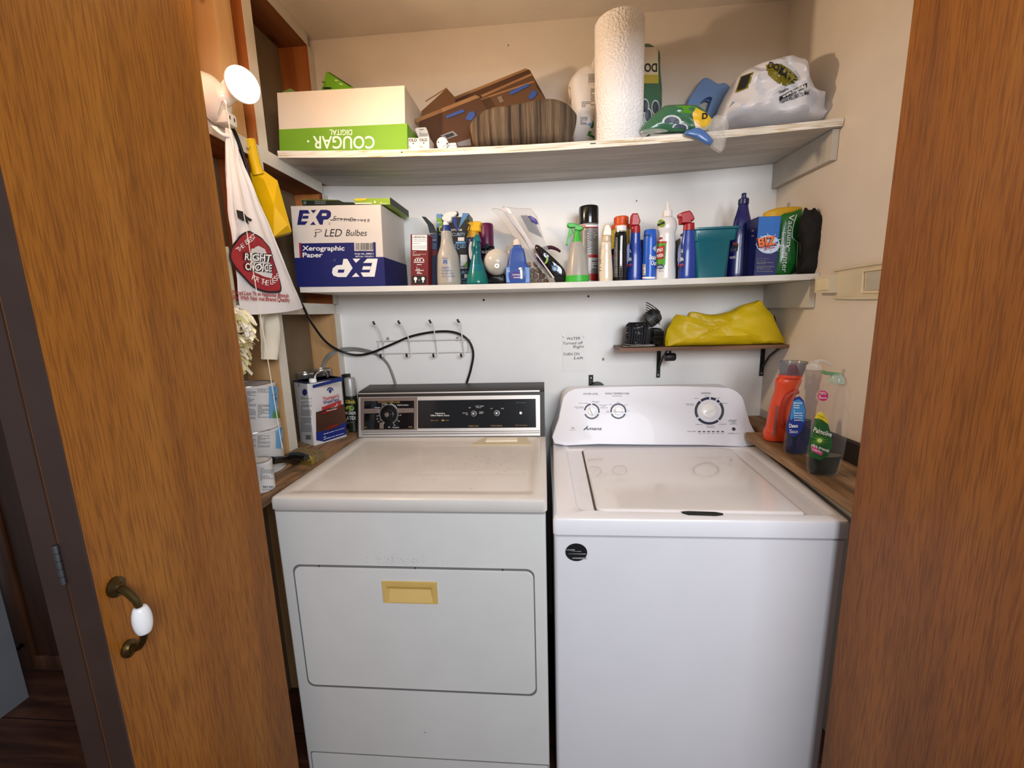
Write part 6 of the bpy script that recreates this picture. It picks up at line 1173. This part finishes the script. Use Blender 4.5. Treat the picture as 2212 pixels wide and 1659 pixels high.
m.disc(768, 735, 26, 26, NB, f2, 16, a0=180, a1=360, rin=.62); m.disc(768, 738, 11, 16, NB, f2, 12)
m.poly([(748, 1020), (830, 990), (830, 1002), (750, 1032)], RED, f3)
for y in (1050, 1075, 1090): m.lines(lambda a, b: f3(a, b-(a-710)*.3), 715, 875, y+20, y+28, 1, PRINTW, .5, y)
part(m, 'tin_body', st)
tc = (q0+qr+ql+qb)/4; m = MB().loft([[(tc.x+(x-tc.x)*k, tc.y+(y-tc.y)*k, ZL+ht+dz) for x, y in poly] for k, dz in ((1.01, -.004), (1.01, .002), (.96, .002), (.955, 0))], mat('#2a3350', .35, .4)); part(m, 'rim', st)
cpv = pZ(*cp('B4', 628, 672), ZL+ht); part(MB().lathe([(0, .0125), (.012, .0125), (.014, .011)], PRINTW, TR(cpv.x, cpv.y+.006, ZL+ht), n=24), 'cap', st)
h0 = tc+(qr-q0)*.30; h1 = tc-(qr-q0)*.08; part(MB().tube([(h1.x, h1.y, ZL+ht+.001), (h1.x+.004, h1.y+.01, ZL+ht+.020), (h0.x-.004, h0.y-.012, ZL+ht+.026), (h0.x, h0.y, ZL+ht+.001)], .004, STEEL, n=8), 'handle', st)
# spray can in the corner
o, m, x = can('spray_can', 'dark latex spray can with a grey cap in the corner by the dryer panel', 0, 0, .0218, .150, -.115, ZL, x=.1545, body=mat('#1d2418', .35)); f = DEC(m, 'B4', .0008)
m.text('Slick', 40, mat('#c9b048', .5), UT(f, 928, 835), fit=80, bold=.02); m.disc(922, 872, 34, 22, mat('#7a8a3a', .5), f, 14); m.text('INTERIOR', 34, PRINTW, UT(f, 925, 922), fit=88); m.text('LATEX', 40, PRINTW, UT(f, 928, 962), fit=84); m.lines(f, 895, 955, 970, 1000, 3, PRINTG, .4, 2); part(m, 'can_body', o)
part(MB().lathe([(0, .0218), (.003, .0221), (.068, .021), (.072, .019)], mat('#a3a3a0', .4, .3), TR(x, -.115, ZL+.1505), n=28), 'cap', o)
solo(MB().box((.112, -.0575, ZL+.115), (.024, .03, .23), mat('#141312', .6)), 'dark_block', 'dark block standing at the corner stud behind the stain tin', 'block', (.112, -.0575, ZL))
# small can, brush, roller cover
p = pZ(576, 1060, ZL); o, m, x = can('paint_can', 'small quart paint can at the front of the left ledge', 0, 0, .036, .083, -.684, ZL, x=.150, body=BLK_P); f = DEC(m, 'B4', .0008)
m.lines(f, 225, 325, 1340, 1440, 9, PRINTG, .45, 3); m.text('Black Satin', 20, INK, UT(f, 285, 1490), fit=80, bold=.02); m.lines(f, 240, 330, 1498, 1515, 2, PRINTG, .5, 4); part(m, 'can_body', o); lidpart(o, x, -.684, ZL+.083, .036)
rc_ = T('roller_cover', 'paint roller cover with a red and black wrapper behind the small can', 'roller', (.115, -.60, ZL))
a, b = Vector((.020, -.645, ZL+.0205)), Vector((.118, -.640, ZL+.0205)); ax = (b-a).normalized()
part(MB().lathe([(0, .0185), (.097, .0185)], mat('#c8a07c', .9, var=.1, bump=.5, bs=200), axisM(a, ax), n=28), 'nap', rc_)
part(MB().lathe([(-.002, .0192), (.068, .0192)], mat('#7d1f22', .4, var=.05), axisM(a, ax), n=28, caps=(0, 0)).lathe([(-.002, .0196), (.034, .0196)], mat('#15151a', .4), axisM(a, ax), n=28, caps=(0, 0)), 'wrapper', rc_)
part(MB().lathe([(.094, .016), (.099, .015), (.099, .006), (.0995, .006)], mat('#b8b8b6', .3, .7), axisM(a, ax), n=24), 'end_cap', rc_)
br = T('paint_brush', 'wide paint brush with tan bristles and black handle', 'brush', (.165, -.5, ZL))
def bz(x, y, dz=0): p = pZ(*cp('B4', x, y), ZL+.040); return Vector((p.x, p.y, ZL+.018+dz))
fl_, fr2, bl, brr = (Vector((x, y, ZL+.012)) for x, y in ((.086, -.475), (.196, -.508), (.090, -.404), (.199, -.438)))
def slab4(c, z0_, z1_, mt): return MB().loft([[(p.x, p.y, ZL+z0_) for p in c], [(p.x, p.y, ZL+z1_) for p in c]], mt)
mid_l, mid_r = fl_.lerp(bl, .35), fr2.lerp(brr, .35)
m = slab4([fl_.lerp(bl, .3), fr2.lerp(brr, .3), brr, bl], .0005, .026, grain('bristle', ('#4a3c22', '#7d6a42', '#a08e62'), (300, 300, 300), .9, fine=(500, 60, 500)))
for i in range(60):
    t = rd.random(); p0 = mid_l.lerp(mid_r, t); p1 = bl.lerp(brr, t+rd.uniform(-.03, .03)); p1 = p1+(p1-p0)*rd.uniform(0, .1); m.tube([(p0.x, p0.y, ZL+.022), (p1.x, p1.y, ZL+rd.uniform(.008, .029))], .0007, mat('#8a7850', .9), n=4, sm=1)
part(m, 'bristles', br)
part(slab4([fl_, fr2, fr2.lerp(brr, .34), fl_.lerp(bl, .34)], .0005, .028, mat('#a8964e', .35, .8, var=.15)), 'ferrule', br)
mh = fl_.lerp(fr2, .5); hd = (fl_.lerp(fr2, .5)-bl.lerp(brr, .5)).normalized(); HBK = mat('#0d0d0e', .25, coat=.4)
e_ = Vector((.150, -.628, ZL+.058)); part(MB().tube([tuple(mh+Vector((0, 0, .002))), tuple(mh+hd*.02+Vector((0, 0, .004))), tuple(mh.lerp(e_, .5)+Vector((0, 0, .006))), tuple(e_+Vector((0, 0, .004)))], lambda t: .013-.003*math.sin(t*3), HBK, n=12), 'handle', br)
h2 = T('scraper', 'black handled tool lying across the paint brush', 'tool', tuple(bz(560, 1265)))
part(MB().tube([tuple(bz(450, 1262, .028)), tuple(bz(510, 1262, .030)), tuple(bz(585, 1272, .028))], lambda t: .010+.003*math.sin(t*3), HBK, n=12), 'handle', h2); part(MB().lathe([(0, .009), (.007, .009)], mat('#c8b45a', .3, .9), axisM(bz(595, 1262, .020), (bz(625, 1240)-bz(595, 1262)).normalized()), n=14), 'end_cap', h2)

# ---------------------------------------------------------------- right ledge bottles
def BL(k, rows, y, x0, z0): return rows2prof(k, rows, y, z0)
yj = -.30; zj = zl(yj)+.0025
# orange jug
m_ = [pY(*cp('B7', x, 1170), yj) for x in (275, 425)]; x0 = (m_[0].x+m_[1].x)/2+.004
jg = T('detergent_jug', 'orange-red detergent jug with a grey see-through cap', 'jug', (x0, yj, zj)); ORG = mat('#da4a26', .35, sub=.05, coat=.2)
m = LT(MB(), 'B7', [(1180, 272, 452), (1120, 274, 452), (1090, 290, 448), (1000, 305, 452), (930, 322, 462), (870, 342, 480), (830, 350, 495), (790, 352, 512), (770, 370, 505), (757, 376, 508)], yj, x0, zj, ORG, True, 2, sy=.62, p=2.6, lean=1); f = DEC(m, 'B7', .0012)
m.patch(lambda a, b: f(a+(b-950)*-.11, b), 352, 368, 955, 1150, mat('#8a5048', .5), 2, 6); part(m, 'jug_body', jg)
A = pY(*cp('B7', 455, 880), yj); part(MB().tube([tuple(pY(*cp('B7', x, y), yj-.022)) for x, y in ((492, 860), (440, 880), (405, 940), (392, 1010), (400, 1080), (430, 1120))], .0095, mat('#a8301a', .4), n=10), 'grip', jg)
part(LT(MB(), 'B7', [(768, 372, 512), (757, 374, 516), (752, 376, 516)], yj, x0, zj, mat('#e04a2a', .4), lean=1), 'collar', jg)
part(LT(MB(), 'B7', [(756, 380, 514), (750, 380, 516), (672, 384, 550), (668, 388, 546)], yj, x0, zj, clear('#6d7280', .15, .55), caps=(0, 0), lean=1), 'cap', jg)
part(LT(MB(), 'B7', [(760, 424, 494), (730, 426, 494), (705, 436, 488), (690, 440, 484), (686, 448, 478)], yj, x0, zj, mat('#b02a38', .3), lean=1), 'spout', jg)
# dish soap bottles
def soap(name, lab, k, outer, liq, y, liqc, sy=.55):
    v, a, b = outer[0]; x0 = (pY(*cp(k, a, v), y).x+pY(*cp(k, b, v), y).x)/2; z0 = zl(y)+.0025; o = T(name, lab, 'soap bottle', (x0, y, z0))
    m = LT(MB(), k, outer, y, x0, z0, clear('#b8b2a8', .05, .03, k=.22), True, 2, sy=sy, n=36, lean=1); return o, m, x0, z0
o, m, x0, z0 = soap('soap_bottle', 'clear dish soap bottle with a blue label and dark blue soap', 'B7', [(1262, 404, 575), (1200, 404, 578), (1040, 426, 590), (960, 446, 612), (900, 464, 632), (860, 474, 644), (820, 490, 654), (780, 512, 652), (745, 535, 645), (718, 555, 637)], None, -.42, None)
part(LT(MB(), 'B7', [(1256, 410, 570), (1195, 410, 572), (1080, 425, 582), (1045, 432, 584)], -.42, x0, z0, mat('#0f1a40', .15, var=.1), True, 1, sy=.48, n=36, lean=1, kr=.95), 'liquid', o)
f = DEC(m, 'B7', .0016); f2 = DEC(m, 'B7', .0026)
LBP = [(470, 905), (505, 892), (530, 920), (542, 990), (535, 1070), (512, 1125), (470, 1160), (425, 1130), (420, 1090), (440, 1020)]
def lab(pts, mt, fn, c):
    for i in range(len(pts)):
        a, b = Vector(pts[i]), Vector(pts[(i+1) % len(pts)]); c_ = Vector(c)
        for j in range(4): m.poly([tuple(c_.lerp(a, j/4)), tuple(c_.lerp(b, j/4)), tuple(c_.lerp(b, (j+1)/4)), tuple(c_.lerp(a, (j+1)/4))], mt, fn)
lab(LBP, mat('#1c2f86', .4), f, (480, 1030)); lab([(466, 925), (500, 912), (525, 930), (538, 990), (530, 1060), (445, 1045), (446, 1020)], mat('#3a86c4', .4), f2, (490, 990))
f3 = DEC(m, 'B7', .0036)
for y in (935, 950, 965, 985, 1000, 1015, 1030, 1045): m.lines(f3, 468, 520, y, y+8, 1, PRINTW, .6, y)
m.text('Dawn', 34, PRINTW, UT(f3, 465, 1095), fit=52, bold=.02); m.lines(f3, 440, 490, 1108, 1135, 3, PRINTW, .4, 3)
part(m, 'bottle_shell', o); part(LT(MB(), 'B7', [(718, 553, 640), (700, 553, 640), (690, 556, 638), (678, 572, 622), (668, 575, 618)], -.42, x0, z0, clear('#e2ddd4', .1, .35), lean=1), 'cap', o)
part(MB().tube([tuple(pY(*cp('B7', x, y), -.42)) for x, y in ((600, 672), (640, 660), (690, 676), (712, 688))], .005, clear('#e2ddd4', .1, .3), n=8), 'flip_lid', o)
o, m, x0, z0 = soap('soap_bottle', 'clear dish soap bottle with a green label and dark green soap', 'B7', [(1398, 556, 752), (1340, 552, 766), (1250, 560, 790), (1150, 582, 806), (1060, 606, 818), (1000, 626, 822), (960, 636, 816), (920, 626, 834), (870, 636, 836), (830, 660, 820), (805, 696, 790)], None, -.575, None)
part(LT(MB(), 'B7', [(1392, 562, 746), (1340, 558, 760), (1275, 562, 778)], -.575, x0, z0, mat('#0a120c', .15), True, 1, sy=.48, n=36, lean=1, kr=.95), 'liquid', o)
f = DEC(m, 'B7', .0016); f2 = DEC(m, 'B7', .0026); f3 = DEC(m, 'B7', .0036)
lab([(608, 1040), (650, 1015), (690, 1075), (712, 1150), (714, 1220), (690, 1280), (640, 1310), (580, 1290), (564, 1250), (572, 1160)], mat('#1f5a24', .4), f, (640, 1170)); lab([(608, 1038), (628, 1000), (650, 995), (680, 1030), (690, 1075), (650, 1045)], mat('#e0cf2a', .4), f2, (645, 1025))
for i in range(14): t = i*2*PI/14+.2; m.poly([(636+12*math.cos(t-.25), 1180+12*math.sin(t-.25)), (636+60*math.cos(t), 1180+44*math.sin(t)), (636+12*math.cos(t+.25), 1180+12*math.sin(t+.25))], mat('#7ab83a', .4), f2)
m.disc(636, 1180, 14, 14, mat('#d8e88a', .4), f3, 14); m.text('Palmolive', 44, PRINTW, UT(f3, 652, 1140), fit=112, rot=-.3, bold=.015); m.text('ultra strength', 28, PRINTW, UT(f3, 636, 1236), fit=112, rot=-.38, bold=.015); lab([(580, 1222), (600, 1218), (655, 1258), (645, 1278), (590, 1250)], mat('#c8488a', .4), f3, (615, 1245)); m.text('INSTANTLY', 14, PRINTW, UT(DEC(m, 'B7', .0046), 616, 1252), fit=56, rot=-.4)
m.disc(658, 890, 34, 34, mat('#c8307a', .4), f, 18); m.text('100%', 24, PRINTW, UT(f2, 656, 884), fit=46); m.lines(f2, 636, 682, 890, 912, 2, PRINTW, .5, 3); m.text('CLEAN POWER', 10, INK, UT(f3, 645, 1028), fit=42, rot=-.4)
part(m, 'bottle_shell', o); part(LT(MB(), 'B7', [(806, 694, 792), (785, 696, 790), (765, 706, 780), (748, 715, 770)], -.575, x0, z0, clear('#b8d0c0', .1, .4), lean=1), 'cap', o)
part(MB().tube([tuple(pY(*cp('B7', x, y), -.575)) for x, y in ((765, 752), (720, 745), (680, 742), (655, 732))], .0045, clear('#4aa870', .1, .45), n=8), 'flip_lid', o, 'green flip lid')
